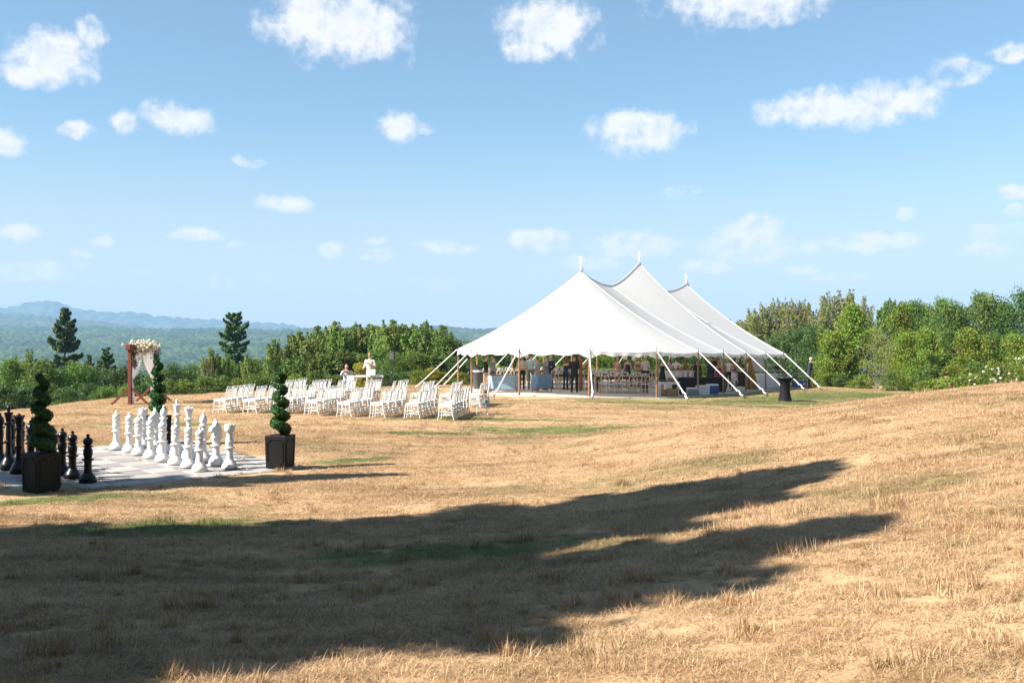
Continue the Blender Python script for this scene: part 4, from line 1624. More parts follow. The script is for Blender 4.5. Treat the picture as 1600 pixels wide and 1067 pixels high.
# seam tapes from masts to eaves
seams = [(ring[6], None), (ring[8], None), (ring[10], None), (ring[0], None), (ring[16], None), (ring[18], None)]
for (s_, t_), _ in seams:
    MB().tube([roof_pt(s_, t_, j / 16) + Vector((0, 0, .012)) for j in range(17)], .028, 5, flat=.5).build('seam_tape', M_CANVAS, tent, True)
for k in (1, 2, 3, 4, 5, 7, 9, 11, 12, 13, 14, 15, 17, 19):
    s_, t_ = ring[k]
    MB().tube([roof_pt(s_, t_, j / 16) + Vector((0, 0, .004 - (.0 if j < 16 else 0))) for j in range(17)], 0.016, 4, flat=.5).build('panel_seam', M_ROPE, tent, True)
MB().tube([Vector((*tpos(q * TL / 12, 0), ridge_z(q * TL / 12) + .015)) for q in range(25)], .03, 6).build('ridge_rope', M_ROPE, tent, True)
for k, (s_, t_) in enumerate(ring):
    p = tpos(s_, t_)
    g = gz(p.x, p.y)
    MB().tube([(p.x, p.y, g), (p.x, p.y, g + POLE_H * .6), (p.x, p.y, g + POLE_H + .02)], [.042, .045, .038], 9).build('side_pole', M_POLE, tent, True)
    MB().tube([(p.x, p.y, g + POLE_H), (p.x, p.y, g + POLE_H + .2)], [.012, .008], 6).build('pole_pin', M_STEEL, tent, True)
    cxy = tpos(min(max(s_, 0), 2 * TL), 0)
    out = (p - cxy).normalized()
    e = p + out * 2.05
    ge = gz(e.x, e.y)
    top = Vector((p.x + out.x * .05, p.y + out.y * .05, g + POLE_H - .02))
    end = Vector((e.x, e.y, ge + .12))
    m1 = top.lerp(end, .80)
    ro = MB().tube([top, top.lerp(end, .4), m1], .026, 6).build('guy_strap', M_ROPE, tent, True)
    MB().tube([m1, m1.lerp(end, .35) + Vector((0, 0, -.03)), m1.lerp(end, .5) + Vector((.03, 0, .02)), m1.lerp(end, .8) + Vector((-.02, 0, -.02)), end], [.03, .045, .034, .045, .03], 7).build('strap_tail', M_ROPE, ro, True)
    MB().tube([(e.x - out.x * .06, e.y - out.y * .06, ge - .1), (e.x + out.x * .05, e.y + out.y * .05, ge + .2)], [.02, .02], 7).build('ground_stake', M_STEEL, tent, True)
M_PENNANT = cloth_mat('white_pennant', (0.80, 0.80, 0.79), 0.4)
for i, (s_, z) in enumerate(peaks):
    p = tpos(s_, 0)
    g = gz(p.x, p.y)
    MB().tube([(p.x, p.y, g), (p.x, p.y, g + 3), (p.x, p.y, z + .04)], [.085, .09, .06], 12).build('mast', M_POLE2, tent, True)
    MB().lathe([(.10, -.06), (.06, -.01), (.035, .03), (.02, .06)], 14, (p.x, p.y, z)).build('peak_cap', M_CANVAS, tent, True)
    tp_ = z + (.78, .66, .66)[i]
    MB().tube([(p.x, p.y, z), (p.x - .03, p.y, tp_)], [.02, .012], 7).build('flagstaff', M_ROPE, tent, True)
    # limp pennant hanging down the staff to the right
    v, f = [], []
    for j in range(15):
        q = j / 14
        wd = .03 + (.07, .07, .26)[i] * q ** 1.3 * (1 if q < .9 else .6)
        for m_ in range(4):
            w_ = m_ / 3
            v.append((p.x - .03 * (1 - q) + .06 * q + w_ * wd + .02 * math.sin(7 * q), p.y - .03 + .05 * math.sin(w_ * 4 + q * 6), tp_ - q * (.78, .85, .95)[i]))
    for j in range(14):
        for m_ in range(3):
            a = j * 4 + m_
            f.append((a, a + 1, a + 5, a + 4))
    o = bpy.data.objects.new('pennant', np_mesh('pennant', v, f, M_PENNANT, True))
    COL.objects.link(o)
    o.parent = tent

# tent floor: grey boards over the grass, with a pale edging
M_FLOOR = mat('grey_floor', (0.44, 0.385, 0.33), 0.8, 0.3, 1.5, 0.2, 30)
v = []
rs = (0.0, 0.35, 0.7, 1.0, 1.001)
FLOOR_T = 0.03
outl = []
for k in range(NR):
    a, b = ring[k], ring[(k + 1) % NR]
    for j in range(4):
        outl.append((a[0] + (b[0] - a[0]) * j / 4, a[1] + (b[1] - a[1]) * j / 4))
for m_, q in enumerate(rs):
    for s_, t_ in outl:
        sr = min(max(s_, 0), 2 * TL)
        ss, tt = sr + (s_ - sr) * q * 1.02, t_ * q * 1.02
        p = tpos(ss, tt)
        v.append((p.x, p.y, gz(p.x, p.y) + (FLOOR_T if m_ < 4 else -.1)))
no = len(outl)
f = [(m_ * no + k, m_ * no + (k + 1) % no, (m_ + 1) * no + (k + 1) % no, (m_ + 1) * no + k) for m_ in range(4) for k in range(no)]
o = bpy.data.objects.new('tent_floor', np_mesh('tent_floor', v, f, M_FLOOR))
COL.objects.link(o)
struct(o)
M_EDGE = mat('pale_edging', (0.55, 0.53, 0.50), 0.7, 0.2, 4)
for k in range(NR):
    a, b = ring[k], ring[(k + 1) % NR]
    pts = []
    for j in range(5):
        s_, t_ = a[0] + (b[0] - a[0]) * j / 4, a[1] + (b[1] - a[1]) * j / 4
        sr = min(max(s_, 0), 2 * TL)
        p = tpos(sr + (s_ - sr) * 1.035, t_ * 1.035)
        pts.append((p.x, p.y, gz(p.x, p.y) + .01))
    MB().tube(pts, .035, 6).build('floor_edging', M_EDGE, o)


def fl(px, d):
    """point on the tent floor at photo column px and distance d"""
    x = (px - 800) / F * d
    return Vector((x, d, gz(x, d) + FLOOR_T + .004))


# ---------------------------------------------------------------- furniture in the tent
M_OAK = mat('dark_farm_timber', (0.20, 0.075, 0.028), 0.55, 0.35, 6, 0.15, 20)
M_TOP = mat('farm_table_top', (0.26, 0.15, 0.08), 0.55, 0.35, 4, 0.15, 20)
M_CROSS = mat('limewash_chair', (0.74, 0.68, 0.60), 0.6, 0.2, 8)
M_BLUE_SHADED = mat('shaded_blue_velvet', (0.11, 0.21, 0.34), 0.8, 0.15, 5, 0.15, 30, sheen=0.4)  # blue velvet of the tub sofa, tent shade put into its colour
M_PALEBLUE = mat('pale_blue_velvet', (0.24, 0.36, 0.47), 0.8, 0.12, 5, 0.15, 30, sheen=0.4)
M_LINEN = mat('white_linen', (0.74, 0.73, 0.71), 0.85, 0.06, 4, 0.2, 20)
M_BLACKCL = mat('black_cloth', (0.012, 0.012, 0.014), 0.85, 0.0, 4)
M_BLACKPL = mat('black_casing', (0.015, 0.015, 0.017), 0.45, 0.0)
M_GREYPL = mat('grey_casing', (0.10, 0.10, 0.105), 0.5, 0.0)
M_WHITEPL = mat('white_casing', (0.74, 0.75, 0.76), 0.45, 0.0)
M_BLUEPL = mat('cooler_blue', (0.018, 0.085, 0.33), 0.4, 0.0)
M_TEAL = mat('teal_glass', (0.10, 0.27, 0.33), 0.15, 0.0, spec=0.6)
M_GLASS = mat('clear_tumbler', (0.62, 0.66, 0.66), 0.1, 0.0, spec=0.6)
M_KRAFT = mat('kraft_card', (0.40, 0.24, 0.12), 0.85, 0.15, 6)
M_WICK = mat('wicker', (0.34, 0.20, 0.08), 0.8, 0.4, 30, 0.6, 60)


def table(p, rz, ln, label, n_glass, linen=False):
    t = thing('farm_table', label, 'table', p, rz)
    w_ = .95
    for k in range(4):
        MB().box((0, -w_ / 2 + (k + .5) * w_ / 4, .735), (ln, w_ / 4 - .006, .04)).build('plank', M_TOP if not linen else M_LINEN, t)
    for sx in (-1, 1):
        for sy in (-1, 1):
            MB().lathe([(.035, 0), (.045, .03), (.035, .08), (.06, .2), (.07, .3), (.05, .42), (.04, .46), (.06, .50), (.06, .70)], 10, (sx * (ln / 2 - .14), sy * .36, 0)).build('leg', M_OAK, t, True)
    MB().box((0, .37, .66), (ln - .3, .03, .11)).build('apron', M_OAK, t)
    MB().box((0, -.37, .66), (ln - .3, .03, .11)).build('apron', M_OAK, t)
    rot = Matrix.Rotation(rz, 3, 'Z')
    for k in range(n_glass):
        x = -ln / 2 + (k + .5) * ln / n_glass
        for sy in (-1, 1):
            q = Vector(p) + rot @ Vector((x + random.uniform(-.05, .05), sy * .26, .757))
            teal = (k + (sy > 0)) % 2 == 0
            g = MB().lathe([(.028, 0), (.036, .02), (.042, .11), (.040, .13), (.036, .125), (.03, .03)], 10).build('tumbler', M_TEAL if teal else M_GLASS, None, True, q)
            tag(g, 'small %s tumbler set on a farm table in the tent' % ('teal' if teal else 'clear'), 'glass', '%s tumblers' % ('teal' if teal else 'clear'))
    return t


def cross_parts():
    d = {'seat': [MB().box((0, .0, .445), (.43, .42, .035))], 'leg': []}
    for sx in (-1, 1):
        d['leg'].append(MB().tube([(sx * .18, .18, .44), (sx * .19, .2, 0)], [.02, .017], 7))
        d['leg'].append(MB().tube([(sx * .17, -.19, .44), (sx * .19, -.24, 0)], [.02, .017], 7))
    b = MB()
    pts = []
    for k in range(13):
        a = math.pi * k / 12
        pts.append((-.19 * math.cos(a), -.2 - .05 * math.sin(a), .44 + .46 * min(1, math.sin(a) * 1.5) ** .8))
    b.tube(pts, .018, 7)
    d['back_frame'] = [b]
    d['cross_slat'] = [MB().tube([(-.16, -.21, .47), (0, -.235, .68), (.13, -.25, .86)], .012, 5), MB().tube([(.16, -.21, .47), (0, -.243, .68), (-.13, -.25, .86)], .012, 5)]
    s_ = MB()
    s_.tube([(-.185, .19, .2), (.185, .19, .2)], .01, 5).tube([(-.185, -.21, .2), (.185, -.21, .2)], .01, 5).tube([(-.186, .19, .25), (-.183, -.21, .25)], .01, 5).tube([(.186, .19, .25), (.183, -.21, .25)], .01, 5)
    d['stretcher'] = [s_]
    return d


cross0 = proto_from_parts('cross_back_chair', cross_parts(), {'*': M_CROSS}, 'x', 'chair', 'cross-back chairs in the tent')
first_cross = [True]


def put_cross(q, rz, label):
    c = cross0 if first_cross[0] else copy_tree(cross0)
    first_cross[0] = False
    c.location = q
    c.rotation_euler = (0, 0, rz)
    c['label'] = label


T_TABLES = [(972, 46.6, .10, 2.5, 'farm table nearest the white console table, cross-back chairs around it', 'by the console table'),
            (893, 49.6, .06, 2.4, 'farm table behind the man in the black suit', 'behind the man in black'),
            (788, 53.6, .10, 2.5, 'farm table behind the pale blue sofa', 'behind the pale blue sofa'),
            (862, 55.4, .05, 2.4, 'farm table behind the men in grey suits', 'behind the grey suits'),
            (955, 54.0, .05, 2.4, 'farm table before the woman in the pink dress', 'before the pink dress'),
            (1038, 53.0, .05, 2.0, 'dark-legged farm table behind the woman with bare arms at the bar', 'by the bar')]
for px, d, rz, ln, lb, where in T_TABLES:
    p = fl(px, d)
    table(p, rz, ln, lb, 6)
    rot = Matrix.Rotation(rz, 3, 'Z')
    nch = int(ln / .56)
    for k in range(nch):
        x = -ln / 2 + (k + .5) * ln / nch
        for sy in (-1, 1):
            q = p + rot @ Vector((x + random.uniform(-.04, .04), sy * (.62 + random.uniform(0, .08)), 0))
            q.z = gz(q.x, q.y) + FLOOR_T + .004
            put_cross(q, rz + (0 if sy < 0 else math.pi) + random.uniform(-.08, .08), 'pale cross-back chair on the %s side of the farm table %s' % ('lawn' if sy < 0 else 'tree', where))


def sofa(p, rz, ln, m_, label, tilt=0):
    t = thing('sofa', label, 'sofa', p, rz)
    n_ = 24
    v, f = [], []
    # curved back shell, open to +y
    for i in range(n_ + 1):
        a = i / n_
        x = (-.5 + a) * ln
        e = abs(2 * a - 1)
        y = -.34 + .5 * max(0, e - .72) / .28 * .9 if e > .72 else -.34
        hgt = .80 - .05 * e ** 2
        for (dy, z) in ((0, .17), (-.03, .45), (-.09, hgt - .03), (-.06, hgt), (.0, hgt), (.05, hgt - .04), (.10, .45), (.12, .17)):
            v.append((x * (1 + .03 * (z > .4)), y + dy, z))
    for i in range(n_):
        for j in range(7):
            q = i * 8 + j
            f.append((q, q + 8, q + 9, q + 1))
    b = MB().add(v, f)
    b.add(v[:8], [tuple(range(8))]).add(v[-8:], [tuple(range(8))[::-1]])
    b.build('back_shell', m_, t, True)
    MB().box((0, .05, .30), (ln - .1, .62, .20)).build('seat_base', m_, t, bevel=.03)
    MB().box((0, .06, .44), (ln - .16, .58, .10)).build('seat_cushion', m_, t, bevel=.04)
    for sx in (-1, 1):
        for y in (-.30, .30):
            MB().tube([(sx * (ln / 2 - .14), y, .19), (sx * (ln / 2 - .10), y * 1.1, 0)], [.026, .015], 7).build('leg', M_OAK, t, True)
    MB().tube([(-ln * .47, -.375, .80), (-ln * .2, -.40, .815), (ln * .2, -.40, .815), (ln * .47, -.375, .80)], .018, 6).build('top_rail', M_OAK, t, True)
    return t


sofa(fl(787, 45.4), -.04, 1.42, M_PALEBLUE, 'pale blue velvet sofa seen from behind at the tent edge')
sofa(fl(847, 44.9), .30, .90, M_BLUE_SHADED, 'small blue velvet tub sofa with shade painted into its colour beside the striped guy strap')

# block tower on a small dark table
p = fl(759, 46.2)
t = thing('side_table', 'small dark wooden table carrying the wooden block tower', 'side table', p, .1)
MB().box((0, 0, .40), (.44, .36, .03)).build('top', M_OAK, t)
for sx in (-1, 1):
    for sy in (-1, 1):
        MB().box((sx * .19, sy * .15, .193), (.035, .035, .385)).build('leg', M_OAK, t)
MB().box((0, 0, .10), (.36, .28, .02)).build('shelf', M_OAK, t)
M_BLOCK = mat('pine_block', (0.56, 0.37, 0.19), 0.7, 0.2, 9, per_obj=0.12)
tw = thing('block_tower', 'tall tower of stacked wooden blocks on the small dark table', 'game', p + Vector((0, 0, .416)), .15)
bl = MB().box((0, 0, 0), (.068, .21, .040)).mesh('block', M_BLOCK)
for lv in range(11):
    for k in range(3):
        o = bpy.data.objects.new('block', bl)
        COL.objects.link(o)
        o.parent = tw
        a = (k - 1) * .071
        o.location = ((a, 0, .021 + lv * .0415) if lv % 2 == 0 else (0, a, .021 + lv * .0415))
        o.rotation_euler = (0, 0, (0 if lv % 2 == 0 else R(90)) + random.uniform(-.04, .04))


def speaker(px, d, zc, label, floor=False, bw=.27, bh=.40):
    b = fl(px, d) if floor else atd(px, d)
    st = thing('speaker_stand', 'black tripod stand under the loudspeaker %s' % label, 'speaker stand', b)
    MB().tube([(0, 0, .25), (0, 0, zc - bh / 2 + .05)], .02, 8).build('pole', M_BLACKPL, st, True)
    for k in range(3):
        a = k * 2.094 + .5
        MB().tube([(0, 0, .75), (.25 * math.cos(a), .25 * math.sin(a), .36), (.45 * math.cos(a), .45 * math.sin(a), .01)], .014, 6).build('leg', M_BLACKPL, st, True)
    MB().lathe([(.035, .72), (.04, .74), (.04, .80), (.03, .82)], 10).build('collar', M_GREYPL, st, True)
    sp = thing('loudspeaker', 'black loudspeaker box on a stand %s' % label, 'loudspeaker', b + Vector((0, 0, zc - bh / 2 + .052)), -.15)
    MB().box((0, 0, bh / 2), (bw, .25, bh)).build('cabinet', M_BLACKPL, sp, bevel=.02)
    MB().box((0, -.128, bh / 2), (bw * .86, .012, bh * .86)).build('grille', M_GREYPL if not floor else M_BLACKCL, sp)
    MB().tube([(-.05, 0, bh), (-.04, 0, bh + .03), (.04, 0, bh + .03), (.05, 0, bh)], .008, 5).build('handle', M_BLACKPL, sp)


speaker(612.5, 51.0, 1.55, 'beside the white keyboard')
speaker(732.5, 49.0, 1.56, 'at the left end of the tent', True, .25, .31)

# mixing desk on a black drum
p = fl(747, 48.6)
t = thing('equipment_bin', 'dark grey ribbed bin under the mixing desk at the tent end', 'bin', p)
MB().lathe([(.21, 0), (.23, .05), (.27, .70), (.29, .72), (.29, .76), (.25, .77)], 18).build('body', M_GREYPL, t, True)
MB().lathe([(.295, .745), (.30, .77), (.28, .80)], 18).build('lid', M_BLACKPL, t, True)
t = thing('mixing_desk', 'silver and black mixing desk on the dark bin', 'mixer', p + Vector((-.05, 0, .802)), .1)
MB().box((0, 0, .05), (.62, .40, .10)).build('console', M_WHITEPL, t, bevel=.01)
MB().box((0, -.03, .108), (.54, .30, .015)).build('control_panel', M_BLACKPL, t)
MB().box((-.05, .16, .24), (.34, .02, .24)).build('laptop_screen', M_GREYPL, t)

# white console table with basket and boxes
p = fl(1045, 43.8)
t = thing('console_table', 'white cabriole-legged console table at the tent front edge', 'console table', p, .04)
MB().box((0, 0, .60), (.92, .42, .03)).build('top', M_WHITEPL, t, bevel=.008)
MB().box((0, 0, .545), (.84, .36, .075)).build('apron', M_WHITEPL, t)
for sx in (-1, 1):
    for sy in (-1, 1):
        MB().tube([(sx * .40, sy * .16, .57), (sx * .43, sy * .17, .42), (sx * .40, sy * .165, .2), (sx * .42, sy * .18, 0)], [.035, .034, .018, .022], 8).build('leg', M_WHITEPL, t, True)
bk = MB().lathe([(.12, 0), (.17, .04), (.20, .15), (.21, .18), (.19, .18), (.16, .05)], 20, sx=1.2, sy=.8).build('wicker_basket', M_WICK, None, True, p + Vector((.18, 0, .617)))
tag(bk, 'brown wicker basket on the white console table', 'basket')
tr = MB().box((0, 0, .035), (.34, .26, .07)).build('black_tray', M_BLACKPL, None, False, p + Vector((-.22, 0, .617)), bevel=.01)
tag(tr, 'flat black tray on the white console table', 'tray')
for k, (dx, w_, h_) in enumerate(((-.24, .26, .26), (.16, .50, .30))):
    c = thing('cardboard_box', '%s cardboard box under the white console table' % ('small' if k == 0 else 'wide'), 'box', p + Vector((dx, .02, 0)), .05 * k)
    MB().box((0, 0, h_ / 2), (w_, .28, h_)).build('carton', M_KRAFT, c)
    for sy in (-1, 1):
        MB().box((0, sy * .072, h_ + .004), (w_, .13, .006), Matrix.Rotation(sy * .10, 3, 'X')).build('flap', M_KRAFT, c)

# black-draped serving table, drinks and coolers


def draped(p, rz, sx, sy, h, m_, label, name='draped_table', cat='table', n_fold=46):
    t = thing(name, label, cat, p, rz)
    v, f = [], []
    per = []
    for k in range(n_fold * 4):
        a = k / (n_fold * 4) * 4
        e, w_ = int(a), a - int(a)
        c = [(-1, -1), (1, -1), (1, 1), (-1, 1), (-1, -1)]
        per.append((c[e][0] + (c[e + 1][0] - c[e][0]) * w_, c[e][1] + (c[e + 1][1] - c[e][1]) * w_, k))
    for z, o_ in ((h, 0), (h - .02, .004), (h * .5, .02), (0.005, .035)):
        for x, y, k in per:
            w_ = (1 + (o_ + .012 * (z < h - .03) * math.sin(k * 1.3)) / sx * 2)
            v.append((x * sx / 2 * w_, y * sy / 2 * w_, z))
    n_ = len(per)
    for l in range(3):
        for k in range(n_):
            f.append((l * n_ + (k + 1) % n_, l * n_ + k, (l + 1) * n_ + k, (l + 1) * n_ + (k + 1) % n_))
    MB().add(v, f).build('cloth_skirt', m_, t, True)
    MB().box((0, 0, h + .004), (sx, sy, .012)).build('cloth_top', m_, t)
    return t


pb_ = fl(1071, 45.6)
draped(pb_, .2, 1.0, .65, .76, M_BLACKCL, 'black-draped serving table with cups beside the white console', )
for k, (dx, c_, lb) in enumerate(((-.38, (0.60, 0.55, 0.42), 'cream'), (-.14, (0.42, 0.30, 0.55), 'lilac'), (.1, (0.55, 0.09, 0.16), 'pink'), (.32, (0.25, 0.42, 0.30), 'green'))):
    b = MB().lathe([(.05, 0), (.055, .02), (.055, .2), (.03, .25), (.03, .29), (.005, .295)], 12).build('drink_bottle', mat('bottle_' + lb, c_, .3), None, True, pb_ + Vector((dx, -.1, .775)))
    tag(b, '%s drink bottle on the black-draped serving table' % lb, 'bottle')
pbar = fl(1062, 49.5)
t = thing('bar_counter', 'white panelled bar counter with bottles and fruit on top', 'bar', pbar, .05)
MB().box((0, 0, .52), (1.5, .5, 1.04)).build('front_panel', M_LINEN, t)
MB().box((0, 0, 1.06), (1.62, .62, .045)).build('counter_top', M_OAK, t)
for k in range(5):
    MB().box((-.6 + k * .3, -.258, .52), (.03, .015, .96)).build('batten', M_LINEN, t)
for k, (dx, c_, lb, h_) in enumerate(((-.62, (.25, .09, .03), 'brown', .27), (-.48, (.5, .36, .25), 'amber', .30), (-.34, (.45, .33, .3), 'rose', .26), (-.1, (.60, .02, .02), 'red', .22), (.06, (.62, .42, .05), 'yellow', .20), (.22, (.05, .12, .05), 'green', .32), (.55, (.6, .03, .02), 'scarlet', .24), (.68, (.65, .40, .06), 'orange', .22))):
    b = MB().lathe([(.04, 0), (.048, .01), (.048, h_ * .6), (.018, h_ * .75), (.018, h_ * .97), (.004, h_)], 10).build('bar_bottle', mat('glass_' + lb, c_, .2), None, True, pbar + Vector((dx, -.12, 1.085)))
    tag(b, '%s bottle standing on the white bar counter' % lb, 'bottle')


def cooler(p, rz, sx, sy, h, m_body, m_lid, label):
    t = thing('cooler', label, 'cooler', p, rz)
    MB().box((0, 0, h * .41), (sx, sy, h * .82), taper=1.04).build('body', m_body, t, bevel=.02)
    MB().box((0, 0, h * .91), (sx * 1.06, sy * 1.06, h * .18)).build('lid', m_lid, t, bevel=.02)
    for s_ in (-1, 1):
        MB().tube([(s_ * sx * .52, -.1, h * .6), (s_ * (sx * .52 + .04), -.09, h * .6), (s_ * (sx * .52 + .04), .09, h * .6), (s_ * sx * .52, .1, h * .6)], .012, 6).build('handle', m_lid, t)
    MB().box((0, -sy * .525, h * .72), (.08, .02, .05)).build('latch', m_body, t)


pc = lambda px, d: fl(px, d)
cooler(pc(1082, 44.4), .15, .46, .36, .34, mat('cooler_grey', (.22, .25, .26), .5), M_WHITEPL, 'grey cooler with white lid at the tent front')
cooler(pc(1098, 45.0), .15, .52, .38, .42, M_WHITEPL, M_WHITEPL, 'all-white cooler between the grey and blue coolers')
cooler(pc(1113, 45.8), .15, .46, .38, .46, M_BLUEPL, M_WHITEPL, 'blue cooler with white lid at the tent front')
ib = thing('ice_bucket', 'pale galvanised tub standing behind the white cooler', 'tub', pc(1088, 46.6), 0)
MB().lathe([(.14, 0), (.18, .30), (.19, .32), (.17, .32), (.13, .05)], 18).build('tub', mat('zinc', (.45, .46, .42), .45, .2, 8), ib, True)
MB().tube([(-.18, 0, .26), (-.22, 0, .24), (-.22, 0, .2), (-.17, 0, .19)], .01, 5).build('handle', M_STEEL, ib, True)
draped(pc(1108, 49.5), .3, 1.4, .7, .72, M_BLACKCL, 'black-draped table behind the blue cooler')
draped(pc(1192, 57.0), .5, 1.5, .8, .78, M_LINEN, 'white-draped table beside the mustard curtain')
draped(pc(1165, 57.5), .5, .8, .7, .82, M_BLACKCL, 'narrow black-draped stand left of the mustard curtain')
# mustard cloth hung from a pole to the floor and a tall white board
t = thing('mustard_curtain', 'mustard cloth hanging in a flared fold beside a tent pole', 'curtain', fl(1172.5, 53.4), .1)
v, f = [], []
for j in range(13):
    q = j / 12
    for i in range(17):
        w_ = i / 16
        v.append(((-.10 - .05 * q) + (.13 + .52 * q) * w_, .05 * math.sin(w_ * 15) * (.3 + q), 1.72 * (1 - q) + .01))
for j in range(12):
    for i in range(16):
        q = j * 17 + i
        f.append((q, q + 1, q + 18, q + 17))
o = bpy.data.objects.new('cloth', np_mesh('cloth', v, f, mat('mustard_cloth', (.42, .235, .045), .85, .15, 4), True))
COL.objects.link(o)
o.parent = t
MB().tube([(-.06, .03, 0), (-.06, .03, 1.78)], .02, 6).build('hanger_pole', M_OAK, t)
t = thing('display_board', 'tall pale fabric display board on legs inside the right tent end', 'board', fl(1182, 58.5), -.1)
MB().box((0, 0, 1.33), (.80, .04, .95)).build('panel', mat('board_fabric', (.52, .52, .55), .8, .1, 4), t)
for sx in (-1, 1):
    MB().box((sx * .36, .03, .45), (.04, .03, .9)).build('leg', M_GREYPL, t)
t = thing('catering_rack', 'metal catering rack with trays near the right tent corner', 'rack', fl(1208, 60.5), .1)
for sx in (-1, 1):
    for sy in (-1, 1):
        MB().box((sx * .5, sy * .25, .62), (.03, .03, 1.24)).build('upright', M_STEEL, t)
for z in (.15, .5, .85, 1.2):
    MB().box((0, 0, z), (1.03, .53, .025)).build('shelf', M_WHITEPL, t)
bx = thing('black_case', 'square black equipment case by the catering rack', 'case', fl(1200, 57.6), .1)
MB().box((0, 0, .36), (.42, .40, .72)).build('body', M_BLACKPL, bx, bevel=.015)
MB().box((0, -.205, .45), (.12, .015, .03)).build('latch', M_STEEL, bx)

# paper lanterns hung under the eaves
M_LANT = cloth_mat('paper_lantern', (0.80, 0.77, 0.72), 0.5)
for k, (px, py, d) in enumerate(((816, 553.5, 47), (977, 559, 46.5), (990, 561, 48), (823, 557, 48.5), (757, 552, 51), (1103, 556, 50))):
    x = (px - 800) / F * d
    z = ztop(py, d)
    t = thing('paper_lantern', 'round cream paper lantern hanging under the tent roof', 'lantern', (x, d, z), 0, 'paper lanterns in the tent')
    MB().ell((0, 0, 0), (.10, .10, .095), 14, 10).build('globe', M_LANT, t, True)
    MB().tube([(0, 0, .09), (0, 0, .42)], .006, 4).build('cord', M_ROPE, t)

# ---------------------------------------------------------------- on the lawn
p = at(1226.5, 626.5)
t = thing('cocktail_table', 'tall cocktail table in a black stretch cover on the grass', 'table', p)
pr = [(.30, 0), (.285, .03), (.235, .25), (.20, .5), (.205, .70), (.25, .86), (.345, .955), (.37, .975), (.37, .99)]
MB().lathe(pr, 36).build('stretch_cover', mat('black_spandex', (.010, .009, .012), .75, 0, spec=.15), t, True)
MB().lathe([(.375, .985), (.38, .995), (.375, 1.005)], 36).build('top', M_BLACKPL, t, True)
for k in range(4):
    a = k * math.pi / 2 + .4
    MB().box((.27 * math.cos(a), .27 * math.sin(a), .03), (.10, .09, .06), Matrix.Rotation(a, 3, 'Z')).build('foot_pocket', M_BLACKCL, t)
p = at(1250, 604.5)
t = thing('folding_table', 'dark-topped folding table behind the cocktail table', 'table', p, .05)
MB().box((0, 0, .52), (1.15, .6, .03)).build('top', M_BLACKPL, t)
for sx in (-1, 1):
    for sy in (-1, 1):
        MB().tube([(sx * .5, sy * .25, .51), (sx * .5, sy * .25, 0)], .014, 6).build('leg', M_GREYPL, t)
b = thing('storage_box', 'blue storage box with white and red labels under the folding table', 'box', p + Vector((-.05, -.02, 0)), .05)
MB().box((0, 0, .18), (.78, .45, .36)).build('body', mat('box_blue', (.03, .12, .38), .5), b, bevel=.02)
MB().box((.22, -.229, .18), (.14, .006, .14)).build('white_label', M_WHITEPL, b)
MB().box((.35, -.229, .18), (.08, .006, .2)).build('red_label', mat('label_red', (.5, .03, .05), .5), b)

# programme stand at the back of the chairs
p = at(753, 648)
t = thing('programme_stand', 'small white folding stand with basket and flowers at the chair rows end', 'stand', p, .1)
for sx in (-1, 1):
    MB().tube([(sx * .17, -.10, 0), (sx * .13, .02, .62)], .014, 6).build('leg', M_CHAIR, t)
    MB().tube([(sx * .17, .16, 0), (sx * .13, .02, .62)], .014, 6).build('leg', M_CHAIR, t)
MB().box((0, .03, .64), (.40, .22, .02)).build('tray', M_CHAIR, t)
MB().box((0, .02, .26), (.34, .2, .016)).build('lower_shelf', M_CHAIR, t)
bk = MB().lathe([(.06, 0), (.08, .03), (.085, .12), (.075, .12), (.06, .02)], 14).build('card_basket', M_KRAFT, None, True, p + Vector((.08, .02, .652)))
tag(bk, 'small brown box of programmes on the white stand', 'box')
rng = np.random.default_rng(9)
cl = np.stack([rng.normal(size=22) * .05, rng.normal(size=22) * .04, .12 + rng.normal(size=22) * .05], 1)
pp, nn = clumped(cl, 14, .045, rng)
v, f = leaves(pp, nn, .03, rng)
fo = bpy.data.objects.new('flower_posy', np_mesh('flower_posy', v, f, [leaf_mat('posy_leaf', (.30, .42, .42), (.65, .70, .70), (.05, .11, .06), .2)]))
COL.objects.link(fo)
fo.location = p + Vector((.10, -.02, .275))
tag(fo, 'posy of pale blue and white flowers on the stand shelf', 'flowers')

# keyboard, stands and music
pk = at(577, 615)
M_KEY = mat('keyboard_white', (.70, .70, .70), .4)
t = thing('stage_keyboard', 'long white stage keyboard on a crossed stand before the thicket', 'keyboard', pk, .03)
zk = ztop(588, pk.y) - pk.z
MB().box((0, 0, zk), (1.25, .26, .085)).build('case', M_KEY, t, bevel=.01)
MB().box((0, .04, zk + .047), (1.1, .14, .012)).build('white_keys', M_WHITEPL, t)
bkk = MB()
for k in range(30):
    if k % 7 not in (2, 6):
        bkk.box((-.53 + k * .0365, .065, zk + .058), (.016, .09, .014))
bkk.build('black_keys', M_BLACKPL, t)
for s_ in (-1, 1):
    MB().tube([(s_ * .28, .1, 0), (-s_ * .28, .1, zk - .04)], .016, 6).build('stand_leg', M_BLACKPL, t)
    MB().tube([(s_ * .28, -.16, .01), (s_ * .28, .22, .01)], .016, 6).build('stand_foot', M_BLACKPL, t)


